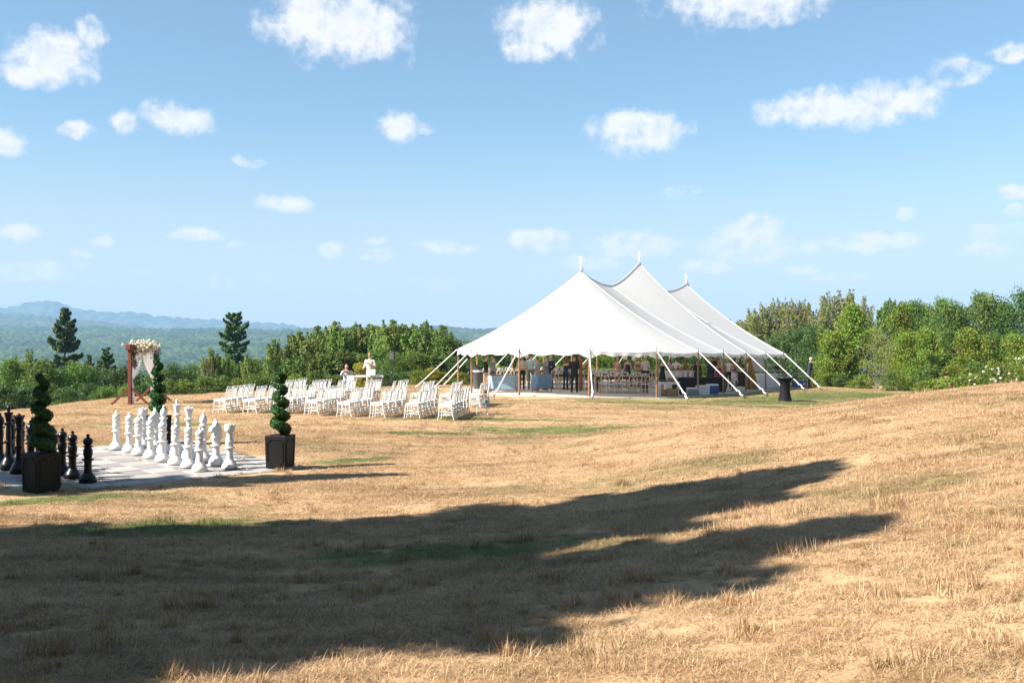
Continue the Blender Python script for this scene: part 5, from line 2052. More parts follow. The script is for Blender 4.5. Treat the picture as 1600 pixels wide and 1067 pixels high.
def music_stand(p, zc, label, w_=.42, h_=.32):
    t = thing('music_stand', label, 'music stand', p, 0)
    MB().tube([(0, 0, .02), (0, 0, zc)], .011, 6).build('pole', M_BLACKPL, t)
    for k in range(3):
        a = k * 2.094 + .9
        MB().tube([(0, 0, .22), (.24 * math.cos(a), .24 * math.sin(a), 0)], .009, 5).build('leg', M_BLACKPL, t)
    MB().box((0, 0, zc), (w_ + .03, .015, h_ + .02), Matrix.Rotation(-.25, 3, 'X')).build('desk', M_GREYPL, t)
    for s_ in (-1, 1):
        MB().box((s_ * w_ / 4, -.012, zc + .003), (w_ / 2 - .008, .004, h_), Matrix.Rotation(-.25, 3, 'X')).build('music_sheet', M_WHITEPL, t)


mp_ = at(545, 614.5)
music_stand(mp_ + Vector((.08, 0, 0)), ztop(591, mp_.y) - mp_.z, 'music stand with white sheets in front of the seated violinist', .34, .26)
music_stand(pk + Vector((.10, -.22, 0)), ztop(581.5, pk.y) - pk.z, 'music stand with white sheets over the keyboard', .40, .26)
q = atd(597, 51.5)
t = thing('microphone_stand', 'thin pale microphone stand at the end of the keyboard', 'microphone stand', q)
MB().tube([(0, 0, .02), (0, 0, 1.18)], .014, 7).build('pole', M_STEEL, t)
MB().lathe([(.14, 0), (.14, .015), (.03, .03)], 18).build('base', M_BLACKPL, t)
MB().ell((0, -.02, 1.21), (.025, .025, .04), 8, 6).build('microphone', M_BLACKPL, t, True)


# ================================================================== PEOPLE
SKIN = mat('skin_light', (0.52, 0.30, 0.21), 0.55)
SKIN2 = mat('skin_tan', (0.40, 0.21, 0.13), 0.55)
SHOE = mat('dark_shoe', (0.02, 0.016, 0.014), 0.4)
HAIR = {'brown': mat('hair_brown', (0.055, 0.028, 0.014), 0.6), 'dark': mat('hair_dark', (0.018, 0.012, 0.010), 0.55), 'grey': mat('hair_grey', (0.30, 0.28, 0.26), 0.6),
        'white': mat('hair_white', (0.62, 0.60, 0.57), 0.6), 'blond': mat('hair_blond', (0.34, 0.20, 0.08), 0.6), 'red': mat('hair_auburn', (0.13, 0.035, 0.016), 0.6)}
CLO = {}


def clo(name, col, var=.12):
    if name not in CLO:
        CLO[name] = mat('cloth_' + name, col, .85, var, 8, .15, 30)
    return CLO[name]


def floral_mat():
    m = bpy.data.materials.new('cloth_floral')
    m.use_nodes = True
    nt = m.node_tree
    N, L = nt.nodes, nt.links
    b = N['Principled BSDF']
    b.inputs['Roughness'].default_value = .85
    tc = N.new('ShaderNodeTexCoord')
    vo = N.new('ShaderNodeTexVoronoi')
    vo.inputs['Scale'].default_value = 7.5
    L.new(tc.outputs['Object'], vo.inputs['Vector'])
    cr = N.new('ShaderNodeValToRGB')
    cr.color_ramp.interpolation = 'CONSTANT'
    e = cr.color_ramp.elements
    e[0].position, e[0].color = 0, (.70, .62, .58, 1)
    e[1].position, e[1].color = .45, (.09, .08, .16, 1)
    for pos, c in ((.6, (.55, .16, .16, 1)), (.75, (.68, .60, .58, 1)), (.9, (.20, .06, .10, 1))):
        q = e.new(pos)
        q.color = c
    L.new(vo.outputs['Color'], cr.inputs['Fac'])
    L.new(cr.outputs[0], b.inputs['Base Color'])
    return m


CLO['floral'] = floral_mat()
TMP = bpy.data.objects.new('tmp', bpy.data.meshes.new('tmp'))


def person(loc, facing, label, H=1.75, fem=False, top='x', bottom='x', hair='brown', hair_long=False, skin=SKIN, arms='down', legs='stand', dress=None, sleeves='long', jacket=False, lean=0.0, head_turn=0.0, group=None, shoes=SHOE, beard=False, glasses=False):
    """one continuous figure; front is local +y, then turned by facing"""
    k = H / 1.75
    mb = MB()
    lab = []                                   # (point, radius, region)

    def reg(p, r, g):
        lab.append((*p, r, g))

    def limb(pts, rad, g, n=9):
        mb.tube(pts, rad, n)
        pts = [Vector(q) for q in pts]
        for a, b, ra, rb in zip(pts[:-1], pts[1:], rad[:-1], rad[1:]):
            for t_ in np.linspace(0, 1, 7):
                reg(a.lerp(b, t_), ra + (rb - ra) * t_, g)
        for q, r_ in zip(pts, rad):
            mb.ell(q, (r_ * .98,) * 3, 8, 6)
    sit = legs == 'sit'
    zh = .50 if sit else .93                     # hip height
    dz = zh - .93
    sw = .160 if fem else .190                   # half shoulder width
    hw = .095 if fem else .088
    # legs
    for sx in (-1, 1):
        hip = Vector((sx * hw, 0, zh))
        if sit:
            knee, ank = Vector((sx * .15, .42, .50)), Vector((sx * .14, .40 - (.06 if sx > 0 else -.05), .09))
        elif legs == 'step':
            knee, ank = Vector((sx * .09, .05 + .08 * sx, .50)), Vector((sx * .09, .12 * sx - .02, .09))
        else:
            knee, ank = Vector((sx * .095, .02, .50)), Vector((sx * .10, -.015, .09))
        bare = dress is not None or sleeves == 'shorts'
        lg = 'skin' if bare else 'bottom'
        limb([hip, hip.lerp(knee, .5) + Vector((0, .01, 0)), knee], [.092 if fem else .085, .076, .056], lg if dress is None else 'skin')
        limb([knee, knee.lerp(ank, .35) + Vector((0, -.018, 0)), ank], [.055, .055, .037] if bare else [.060, .062, .056], lg)
        limb([ank + Vector((0, -.03, -.035)), ank + Vector((0, .07, -.05)), ank + Vector((0, .16, -.06))], [.045, .042, .03], 'shoe', 8)
    # torso
    if fem:
        rings = [(.80, .165, .12, 0), (.92, .168, .122, 0), (1.02, .142, .105, 0), (1.11, .122, .092, 0), (1.22, .140, .11, .01), (1.31, .150, .115, .012), (1.40, .145, .092, 0), (1.46, .075, .06, -.01), (1.50, .05, .05, -.01)]
    else:
        rings = [(.82, .150, .115, 0), (.92, .158, .12, 0), (1.02, .152, .118, .005), (1.12, .155, .118, .008), (1.26, .172, .122, .008), (1.36, .180, .118, 0), (1.42, .160, .095, -.005), (1.47, .085, .066, -.012), (1.50, .056, .056, -.012)]
    if jacket:
        rings = [(.72, .178, .135, 0), (.80, .175, .132, 0)] + [(z, rx + .012, ry + .012, cy) for z, rx, ry, cy in rings[1:-2]] + rings[-2:]
    hipv = Vector((0, 0, zh))
    spine = lambda z: Vector((0, lean * max(0, z - .93) , z + dz))
    vs, n_ = [], 18
    for z, rx, ry, cy in rings:
        c = spine(z)
        for q in range(n_):
            a = 2 * math.pi * q / n_
            vs.append((c.x + rx * math.cos(a), c.y + cy + ry * math.sin(a), c.z))
        for q in range(8):
            a = 2 * math.pi * q / 8
            reg((c.x + rx * .7 * math.cos(a), c.y + cy + ry * .7 * math.sin(a), c.z), .3 * rx, 'bottom' if (z < .95 and not jacket and dress is None) else ('top' if z < 1.455 else 'skin'))
    fs = [tuple(range(n_))[::-1], tuple((len(rings) - 1) * n_ + q for q in range(n_))]
    for l in range(len(rings) - 1):
        fs += [(l * n_ + q, l * n_ + (q + 1) % n_, (l + 1) * n_ + (q + 1) % n_, (l + 1) * n_ + q) for q in range(n_)]
    mb.add(vs, fs)
    if dress is not None:                         # skirt to the given hem height
        rr = [(1.08, .135, .105), (.98, .165, .13), (.85, .185, .155), ((.85 + dress) / 2, .20, .18), (dress, .225 if dress > .3 else .27, .21 if dress > .3 else .26)]
        vs = []
        for z, rx, ry in rr:
            for q in range(n_):
                a = 2 * math.pi * q / n_
                w_ = 1 + (.06 * math.sin(q * 2.1) if z < .8 else 0)
                vs.append((rx * w_ * math.cos(a), ry * w_ * math.sin(a), z))
                reg((rx * .96 * w_ * math.cos(a), ry * .96 * w_ * math.sin(a), z), .06, 'dress')
        for z in np.arange(dress, 1.0, .06):
            rx = np.interp(z, [q[0] for q in rr][::-1], [q[1] for q in rr][::-1])
            for q in range(14):
                a = 2 * math.pi * q / 14
                reg((rx * .95 * math.cos(a), rx * .9 * math.sin(a), z), .06, 'dress')
        fs = [tuple(range(n_)), tuple(4 * n_ + q for q in range(n_))[::-1]]
        for l in range(4):
            fs += [(l * n_ + (q + 1) % n_, l * n_ + q, (l + 1) * n_ + q, (l + 1) * n_ + (q + 1) % n_) for q in range(n_)]
        mb.add(vs, fs)
    # neck and head
    nk = spine(1.46)
    hc = spine(1.64) + Vector((0, .015 + lean * .1, 0))
    limb([nk, hc + Vector((0, -.02, -.09))], [.058 if not fem else .048, .052 if not fem else .044], 'skin')
    hr = Matrix.Rotation(head_turn, 3, 'Z')
    mb.ell(hc, (.074, .094, .112), 14, 10)
    mb.ell(hc + hr @ Vector((0, .028, -.055)), (.056, .062, .062), 10, 8)
    mb.tube([hc + hr @ Vector((0, .085, .02)), hc + hr @ Vector((0, .112, -.022)), hc + hr @ Vector((0, .085, -.03))], [.012, .017, .012], 6)
    for sx in (-1, 1):
        mb.ell(hc + hr @ Vector((sx * .078, -.005, -.005)), (.012, .022, .032), 6, 6)
    reg(hc, .10, 'skin')
    reg(hc + Vector((0, 0, -.08)), .06, 'skin')
    # arms
    hands = []
    for i_, sx in enumerate((-1, 1)):
        sh = spine(1.40) + Vector((sx * (sw - .01), 0, 0))
        po = arms[i_] if isinstance(arms, (tuple, list)) else arms
        if po == 'down':
            el, wr = sh + Vector((sx * .055, -.02, -.29)), sh + Vector((sx * .07, .06, -.53))
        elif po == 'bent':
            el, wr = sh + Vector((sx * .07, .0, -.28)), sh + Vector((-sx * .02, .22, -.26))
        elif po == 'clasp':
            el, wr = sh + Vector((sx * .08, .0, -.28)), Vector((sx * .03, .20, sh.z - .36))
        elif po == 'chest':
            el, wr = sh + Vector((sx * .09, .03, -.26)), Vector((sx * .02, .21, sh.z - .12))
        elif po == 'reach':
            el, wr = sh + Vector((sx * .06, .20, -.16)), sh + Vector((sx * .02, .44, -.10))
        elif po == 'out':
            el, wr = sh + Vector((sx * .25, .06, -.08)), sh + Vector((sx * .47, .12, -.02))
        elif po == 'fiddle':
            el, wr = sh + Vector((sx * .10, .20, -.15)), sh + Vector((sx * .02 - .05, .34, .06))
        elif po == 'bow':
            el, wr = sh + Vector((sx * .24, .06, -.10)), sh + Vector((sx * .04, .26, -.02))
        elif po == 'hug':
            el, wr = sh + Vector((sx * .14, .20, -.04)), sh + Vector((-sx * .08, .38, .02))
        elif po == 'keys':
            el, wr = sh + Vector((sx * .06, .06, -.27)), sh + Vector((sx * .03, .30, -.34))
        elif po == 'hip':
            el, wr = sh + Vector((sx * .17, -.05, -.25)), Vector((sx * .15, .05, zh + .12))
        g1 = 'top' if sleeves in ('long', 'short', 'shorts') else 'skin'
        g2 = 'top' if sleeves == 'long' else 'skin'
        th = 1.12 if jacket else (0.86 if fem else 1.0)
        limb([sh, el], [.054 * th, .044 * th], g1)
        limb([el, el.lerp(wr, .4), wr], [.044 * th, .041 * th, .030 * (1.15 if g2 == 'top' else 1)], g2)
        hands.append((el, wr, sx))
        d = (wr - el).normalized()
        mb.ell(wr + d * .05, (.026, .026, .045), 8, 6, rot=d.to_track_quat('Z', 'Y').to_matrix())
        reg(wr + d * .045, .04, 'skin')
        reg(wr + d * .08, .03, 'skin')
    # fuse into one skin
    me0 = bpy.data.meshes.new('tmp')
    me0.from_pydata(mb.v, [], mb.f)
    TMP.data = me0
    TMP.modifiers.clear()
    if TMP.name not in COL.objects:
        COL.objects.link(TMP)
    rm = TMP.modifiers.new('r', 'REMESH')
    rm.mode = 'VOXEL'
    rm.voxel_size = .019
    sm = TMP.modifiers.new('s', 'SMOOTH')
    sm.iterations = 2
    sm.factor = .5
    dg = bpy.context.evaluated_depsgraph_get()
    ev = TMP.evaluated_get(dg)
    me = bpy.data.meshes.new_from_object(ev)
    nv, nf = len(me.vertices), len(me.polygons)
    co = np.empty(nv * 3, np.float32)
    me.vertices.foreach_get('co', co)
    co = co.reshape(-1, 3)
    pc_ = np.empty(nf * 3, np.float32)
    me.polygons.foreach_get('center', pc_)
    pc_ = pc_.reshape(-1, 3)
    names = ['skin', 'top', 'bottom', 'shoe', 'dress']
    A = np.array([q[:4] for q in lab], np.float32)
    gi = np.array([names.index(q[4]) for q in lab])
    dist = np.linalg.norm(pc_[:, None, :] - A[None, :, :3], axis=2) - A[None, :, 3]
    idx = gi[np.argmin(dist, 1)].astype(np.int32)
    if fem and sleeves == 'none':                 # bare shoulders
        bare_ = (idx == 1) & (pc_[:, 2] > (1.33 + dz))
        idx[bare_] = 0
    verts = [tuple(c) for c in co]
    faces = [tuple(p.vertices) for p in me.polygons]
    fm = MB()
    for el, wr, sx in hands:                      # palm carries four fingers and a thumb, all slightly curled
        d = (wr - el).normalized()
        side_ = d.cross(Vector((0, 1, 0)) if abs(d.y) < .8 else Vector((1, 0, 0))).normalized()
        cur = d.cross(side_).normalized()
        if cur.y < 0:
            cur = -cur
        b0 = wr + d * .075
        for q, (o_, ln) in enumerate(((-.024, .060), (-.008, .072), (.008, .068), (.023, .054))):
            a0 = b0 + side_ * o_
            a1 = a0 + d * ln * .55 + cur * .008
            a2 = a1 + d * ln * .35 + cur * .024
            fm.tube([a0, a1, a2], [.0095, .0088, .007], 6)
        t0 = wr + d * .03 + side_ * .024
        t1 = t0 + d * .03 + side_ * .022 + cur * .01
        fm.tube([t0, t1, t1 + d * .028 + side_ * .002], [.012, .010, .008], 6)
    o_ = len(verts)
    verts += fm.v
    faces += [tuple(i + o_ for i in f_) for f_ in fm.f]
    mi = list(idx) + [0] * len(fm.f)
    fin = bpy.data.meshes.new('body')
    fin.from_pydata(verts, [], faces)
    tm, bm_2 = CLO[top], CLO[bottom]
    for m_ in (skin, tm, bm_2, shoes, tm if dress is None else CLO[bottom]):
        fin.materials.append(m_)
    fin.polygons.foreach_set('material_index', mi)
    fin.polygons.foreach_set('use_smooth', [True] * len(fin.polygons))
    fin.update()
    bpy.data.meshes.remove(me)
    root = thing('person', label, 'person', loc, facing - R(90), group)
    root.scale = (k, k, k)
    b = bpy.data.objects.new('body', fin)
    COL.objects.link(b)
    b.parent = root
    # hair: a cap over crown and back, longer for long hair
    hb = MB()
    n2, m2 = 16, 10
    vs, fs = [], []
    for j in range(m2 + 1):
        ph = (math.pi * .5) - (math.pi * (.62 if hair_long else .55)) * j / m2
        for q in range(n2):
            a = 2 * math.pi * q / n2
            fr = math.sin(a)                       # +1 is the face side
            ph2 = ph if fr < .25 else max(ph, R(22) + (fr - .25) * .5)
            p = Vector((.083 * math.cos(ph2) * math.cos(a), -.008 + .104 * math.cos(ph2) * math.sin(a), .012 + .118 * math.sin(ph2)))
            vs.append(hc + hr @ p)
    for j in range(m2):
        fs += [(j * n2 + q, (j + 1) * n2 + q, (j + 1) * n2 + (q + 1) % n2, j * n2 + (q + 1) % n2) for q in range(n2)]
    hb.add(vs, fs)
    if hair_long:
        hb.tube([hc + hr @ Vector((0, -.05, .02)), hc + hr @ Vector((0, -.085, -.08)), hc + hr @ Vector((0, -.10, -.24))], [.075, .085, .055], 10, flat=.55)
    hb.build('hair', HAIR[hair], root, True)
    if glasses:
        gm = MB()
        for sx in (-1, 1):
            gm.box(hc + hr @ Vector((sx * .033, .098, .012)), (.052, .012, .034), hr)
        gm.box(hc + hr @ Vector((0, .10, .018)), (.03, .008, .008), hr)
        gm.build('sunglasses', M_BLACKPL, root)
    return root


clo('cream', (.60, .55, .46))
clo('greyblue', (.26, .31, .40))
clo('bluewhite', (.50, .56, .66))
clo('charcoal', (.075, .075, .08))
clo('black', (.012, .012, .014))
clo('midgrey', (.22, .215, .21))
clo('lightgrey', (.32, .31, .30))
clo('tan', (.48, .38, .29))
clo('paleblue', (.42, .55, .60))
clo('navy', (.02, .028, .055))
clo('burgundy', (.25, .02, .04))
clo('pink', (.55, .33, .30))
clo('olive', (.25, .21, .075))
clo('white', (.72, .70, .68))
clo('offwhite', (.62, .54, .50))
clo('magenta', (.26, .012, .08))
clo('pattern', (.10, .11, .16), .6)
clo('khaki', (.36, .27, .18))
LEFT, RIGHT, NEAR, AWAY = R(180), 0.0, R(-90), R(90)
# musicians
vp = at(541, 613)
vio = person(vp + Vector((0, .1, -.02)), R(-75), 'seated violinist in a blue-grey suit playing before the thicket', 1.76, top='bluewhite', bottom='greyblue', hair='brown', arms=('bow', 'fiddle'), legs='sit', jacket=False, head_turn=-.3)
st = thing('stool', 'low dark stool under the seated violinist', 'stool', vp + Vector((0, .14, -.02)))
MB().lathe([(.17, .36), (.18, .375), (.18, .40), (.16, .41)], 16).build('seat', M_BLACKPL, st, True)
for k in range(3):
    a = k * 2.094 + .4
    MB().tube([(.06 * math.cos(a), .06 * math.sin(a), .36), (.17 * math.cos(a), .17 * math.sin(a), 0)], .013, 6).build('leg', M_BLACKPL, st)
vl = thing('violin', 'brown violin held under the chin of the seated musician', 'violin', vp + Vector((.0, -.13, .96)), R(-75) - R(90) + .3)
vb = MB()
vb.lathe([(.095, -.02), (.10, -.012), (.10, .012), (.095, .02)], 18, (0, 0, 0), sy=.85)
vb.lathe([(.075, -.02), (.08, -.012), (.08, .012), (.075, .02)], 18, (0, .15, 0), sy=.85)
vb.box((0, .08, 0), (.10, .10, .038))
vb.build('body', mat('violin_wood', (.28, .09, .02), .35), vl, True)
MB().box((0, .33, .012), (.022, .24, .018)).build('neck', M_BLACKPL, vl)
MB().ell((0, .46, .01), (.018, .03, .02), 8, 6).build('scroll', M_OAK, vl)
MB().tube([(-.28, .06, .05), (.25, .14, .06)], .006, 5).build('bow_stick', M_OAK, vl)
vl.rotation_euler = (R(-12), R(15), vl.rotation_euler[2])
kp = pk + Vector((-.06, .62, 0))
kp.z = gz(kp.x, kp.y)
person(kp, R(-100), 'man in a cream suit and sunglasses standing at the white keyboard', 1.80, top='cream', bottom='cream', hair='blond', arms=('chest', 'keys'), jacket=True, glasses=True, head_turn=.2)
# hugging pair
hp = fl(764, 47.2)
person(hp + Vector((-.15, 0, 0)), R(-5), 'person in a black top hugging the person in grey beside the block tower', 1.64, top='black', bottom='charcoal', hair='red', arms='hug', hair_long=False, skin=SKIN, head_turn=.4)
person(hp + Vector((.20, -.02, 0)), R(175), 'person in grey hugging the person in black beside the block tower', 1.64, top='midgrey', bottom='charcoal', hair='brown', arms='hug', jacket=True, head_turn=-.3)
P_ = [
    (815.5, 47.4, NEAR, 'man in a tan polo shirt with clasped hands behind the pale blue sofa', dict(H=1.74, top='tan', bottom='black', hair='dark', arms='clasp', sleeves='short', skin=SKIN2)),
    (829.5, 48.0, AWAY, 'man in a pale blue shirt half hidden by a tent pole', dict(H=1.82, top='paleblue', bottom='midgrey', hair='brown', arms='down')),
    (839.5, 47.0, R(160), 'young man in a grey jacket behind the small blue sofa', dict(H=1.66, top='lightgrey', bottom='lightgrey', hair='brown', arms='bent', jacket=True)),
    (853, 47.8, R(200), 'taller man in a grey suit standing behind the small blue sofa', dict(H=1.80, top='midgrey', bottom='midgrey', hair='brown', arms='chest', jacket=True)),
    (860.5, 49.2, R(-60), 'man in a navy suit beside the taller grey-suited man', dict(H=1.74, top='navy', bottom='navy', hair='grey', arms='bent', jacket=True)),
    (884, 48.4, R(60), 'woman with dark hair in a navy sleeveless top at the farm table', dict(H=1.64, fem=True, top='navy', bottom='navy', hair='red', hair_long=True, arms='reach', sleeves='none', lean=.1)),
    (897.5, 44.9, R(70), 'man in a black suit seen from behind at the tent front edge', dict(H=1.80, top='black', bottom='black', hair='dark', arms=('bent', 'bent'), jacket=True, skin=SKIN2, legs='step')),
    (921, 49.5, R(170), 'person in a burgundy shirt reaching an arm out near the front pole', dict(H=1.72, top='burgundy', bottom='charcoal', hair='brown', arms=('reach', 'down'), sleeves='short')),
    (965, 52.0, NEAR, 'woman in a strapless pink dress behind the farm table', dict(H=1.66, fem=True, top='pink', bottom='pink', hair='blond', hair_long=True, sleeves='none', dress=.45)),
    (981, 51.4, R(60), 'woman in a dark open-backed dress beside the pink dress', dict(H=1.68, fem=True, top='navy', bottom='navy', hair='brown', sleeves='none', dress=.5, arms=('down', 'bent'))),
    (998, 51.0, NEAR, 'woman in a long olive dress beside a timber mast', dict(H=1.74, fem=True, top='olive', bottom='olive', hair='dark', hair_long=True, sleeves='none', dress=.12, arms='clasp')),
    (1008.5, 49.2, AWAY, 'person in an off-white top and black trousers right of the olive dress', dict(H=1.78, fem=True, top='offwhite', bottom='black', hair='white', arms='bent', sleeves='long')),
    (1035, 47.8, R(20), 'woman with bare arms in a short black dress at the bar', dict(H=1.70, fem=True, top='black', bottom='black', hair='brown', arms='reach', sleeves='none', dress=.55)),
    (1046, 51.2, R(200), 'bartender with dark curly hair behind the bar bottles', dict(H=1.62, fem=True, top='charcoal', bottom='charcoal', hair='dark', hair_long=True, arms='bent')),
    (1057, 50.6, AWAY, 'bartender in a white shirt turned away behind the bar', dict(H=1.72, top='white', bottom='charcoal', hair='dark', arms='bent')),
    (1089.5, 48.2, AWAY, 'person in a loose black dress seen from behind near the coolers', dict(H=1.72, fem=True, top='black', bottom='black', hair='dark', arms='down', dress=.35, sleeves='long')),
    (1109, 51.4, R(200), 'man in a navy suit facing the woman in magenta', dict(H=1.78, top='navy', bottom='navy', hair='grey', arms='bent', jacket=True)),
    (1117, 53.4, R(-110), 'tall dark-haired man in black behind the navy-suited man', dict(H=1.88, top='black', bottom='black', hair='dark', beard=True, arms='down', skin=SKIN2)),
    (1123.5, 50.2, R(70), 'woman in a magenta dress talking by the tent pole', dict(H=1.66, fem=True, top='magenta', bottom='magenta', hair='blond', hair_long=True, sleeves='none', dress=.38)),
    (1131, 51.6, R(-150), 'woman in a dark patterned skirt and grey top beside the magenta dress', dict(H=1.74, fem=True, top='pattern', bottom='pattern', hair='brown', sleeves='none', dress=.55, arms='bent')),
    (1138, 54.0, R(-100), 'guest in a white shirt between the patterned skirt and the floral dress', dict(H=1.76, top='white', bottom='black', hair='brown', arms='down')),
    (1147.5, 50.9, R(100), 'woman in a short floral dress with pinned-up hair', dict(H=1.68, fem=True, top='floral', bottom='floral', hair='brown', sleeves='none', dress=.42, arms='bent', skin=SKIN2)),
    (1168, 54.6, R(170), 'guest with dark hair in a white shirt beside the mustard curtain', dict(H=1.68, top='white', bottom='khaki', hair='dark', arms='bent')),
]
for px, d, fc, lb, kw in P_:
    kw['H'] *= .945
    person(fl(px, d), fc, lb, **kw)
wp = at(1264.5, 604)
person(wp, R(-20), 'white-haired man in a navy suit looking at his hands outside the tent', 1.72, top='navy', bottom='navy', hair='white', arms='clasp', jacket=True, lean=.12)
COL.objects.unlink(TMP)
bpy.data.objects.remove(TMP)

# flowering shrubs along the wood
M_BLOOM = {'white': leaf_mat('white_bloom', (.72, .68, .60), (.62, .58, .46), (.7, .6, .5), .2, .6, .03), 'pink': leaf_mat('pink_bloom', (.62, .24, .22), (.55, .15, .18), (.65, .4, .36), .2, .6, .03)}
for k, (px, py, d, c_, n_, lb) in enumerate(((1583, 572, 49.5, 'white', 46, 'large shrub with clustered white flowers at the top of the dry slope'), (1512, 588, 48.5, 'white', 14, 'low shrub with a few white flowers above the dry slope'), (1480, 594, 49, 'pink', 16, 'low rose bush with pink blooms at the foot of the wood'), (1462, 598, 49.5, 'white', 10, 'low rose bush with pale blooms left of the pink rose bush'))):
    b = atd(px, d, -.02)
    h_ = max(.7, ztop(py - (16 if k == 0 else 6), d) - b.z)
    w_ = h_ * (1.5 if k == 0 else 1.3)
    rng = np.random.default_rng(60 + k)
    t = thing('flowering_shrub', lb, 'bush', b, 0)
    sm_ = MB()
    for q in range(6):
        a = q * 1.05
        sm_.tube([(0, 0, 0), (.25 * w_ * math.cos(a), .25 * w_ * math.sin(a), h_ * .7)], [.02, .008], 5)
    sm_.build('stems', BARK, t)
    dd = rng.normal(size=(150, 3))
    dd /= np.linalg.norm(dd, axis=1)[:, None]
    cl = dd * np.array([w_ * .5, w_ * .45, h_ * .46]) * rng.uniform(.5, 1, (150, 1)) + np.array([0, 0, h_ * .5])
    cl[:, 2] = np.abs(cl[:, 2])
    pp, nn = clumped(cl, 22, .14, rng)
    pp[:, 2] = np.maximum(pp[:, 2], .02)
    v, f = leaves(pp, nn, .045, rng)
    o = bpy.data.objects.new('foliage', np_mesh('foliage', v, f, L_BRIGHT if k else L_MID))
    COL.objects.link(o)
    o.parent = t
    dd = rng.normal(size=(n_, 3))
    dd[:, 1] = -abs(dd[:, 1])
    dd /= np.linalg.norm(dd, axis=1)[:, None]
    cl = dd * np.array([w_ * .5, w_ * .47, h_ * .48]) + np.array([0, 0, h_ * .52])
    for q in range(n_):
        pp, nn = clumped(np.zeros((1, 3)), 18, .065 if k == 0 else .05, rng, .8)
        v, f = leaves(pp, nn, .035, rng)
        o = bpy.data.objects.new('bloom', np_mesh('bloom', v, f, M_BLOOM[c_]))
        COL.objects.link(o)
        o.parent = t
        o.location = cl[q]

# ================================================================== GRASS
def grass_material():
    m = bpy.data.materials.new('dry_grass_blade')
    m.use_nodes = True
    nt = m.node_tree
    N, L = nt.nodes, nt.links
    N.clear()
    out = N.new('ShaderNodeOutputMaterial')
    geo = N.new('ShaderNodeNewGeometry')
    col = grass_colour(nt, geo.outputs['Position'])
    hs = N.new('ShaderNodeHueSaturation')
    mr = N.new('ShaderNodeMapRange')
    mr.inputs['To Min'].default_value = 0.55
    mr.inputs['To Max'].default_value = 1.5
    L.new(geo.outputs['Random Per Island'], mr.inputs['Value'])
    L.new(mr.outputs[0], hs.inputs['Value'])
    L.new(col, hs.inputs['Color'])
    d = N.new('ShaderNodeBsdfPrincipled')
    d.inputs['Roughness'].default_value = 0.6
    d.inputs['Specular IOR Level'].default_value = 0.3
    L.new(hs.outputs[0], d.inputs['Base Color'])
    t = N.new('ShaderNodeBsdfTranslucent')
    L.new(hs.outputs[0], t.inputs['Color'])
    ms = N.new('ShaderNodeMixShader')
    ms.inputs[0].default_value = 0.25
    L.new(d.outputs[0], ms.inputs[1])
    L.new(t.outputs[0], ms.inputs[2])
    L.new(ms.outputs[0], out.inputs['Surface'])
    return m


GRASS = grass_material()


def grass_patch(name, size, n, ln, wd, lay, seed, tuft=0.35):
    """flat-lying and upright blades over a small square, three faces to a blade"""
    rng = np.random.default_rng(seed)
    c = rng.uniform(-size / 2, size / 2, (n, 2))
    nt_ = int(n * tuft)
    cen = rng.uniform(-size / 2, size / 2, (max(1, nt_ // 26), 2))
    c[:nt_] = cen[rng.integers(len(cen), size=nt_)] + rng.normal(size=(nt_, 2)) * .025
    a = rng.uniform(0, 2 * math.pi, n)
    L_ = ln * rng.uniform(.45, 1.3, n)
    tilt = np.clip(rng.normal(lay, .32, n), .05, 1.5)           # from upright
    tilt[:nt_] = np.clip(rng.normal(lay * .82, .3, nt_), .05, 1.45)
    dx, dy = np.cos(a), np.sin(a)
    w_ = wd * rng.uniform(.6, 1.3, n)
    px, py = -dy * w_, dx * w_
    def pt(t_, b_):
        r_ = L_ * t_
        tt = tilt * (.65 + .6 * t_)
        return np.stack([c[:, 0] + dx * r_ * np.sin(tt), c[:, 1] + dy * r_ * np.sin(tt), r_ * np.cos(np.minimum(tt, 1.38))], 1) + np.stack([px, py, 0 * px], 1) * b_
    V = np.stack([pt(0, -1), pt(0, 1), pt(.5, .8), pt(.5, -.8), pt(1, 0)], 1).reshape(-1, 3)
    i = np.arange(n) * 5
    F_ = np.concatenate([np.stack([i, i + 1, i + 2], 1), np.stack([i, i + 2, i + 3], 1), np.stack([i + 3, i + 2, i + 4], 1)])
    o = bpy.data.objects.new(name, np_mesh(name, V, F_, GRASS))
    return o


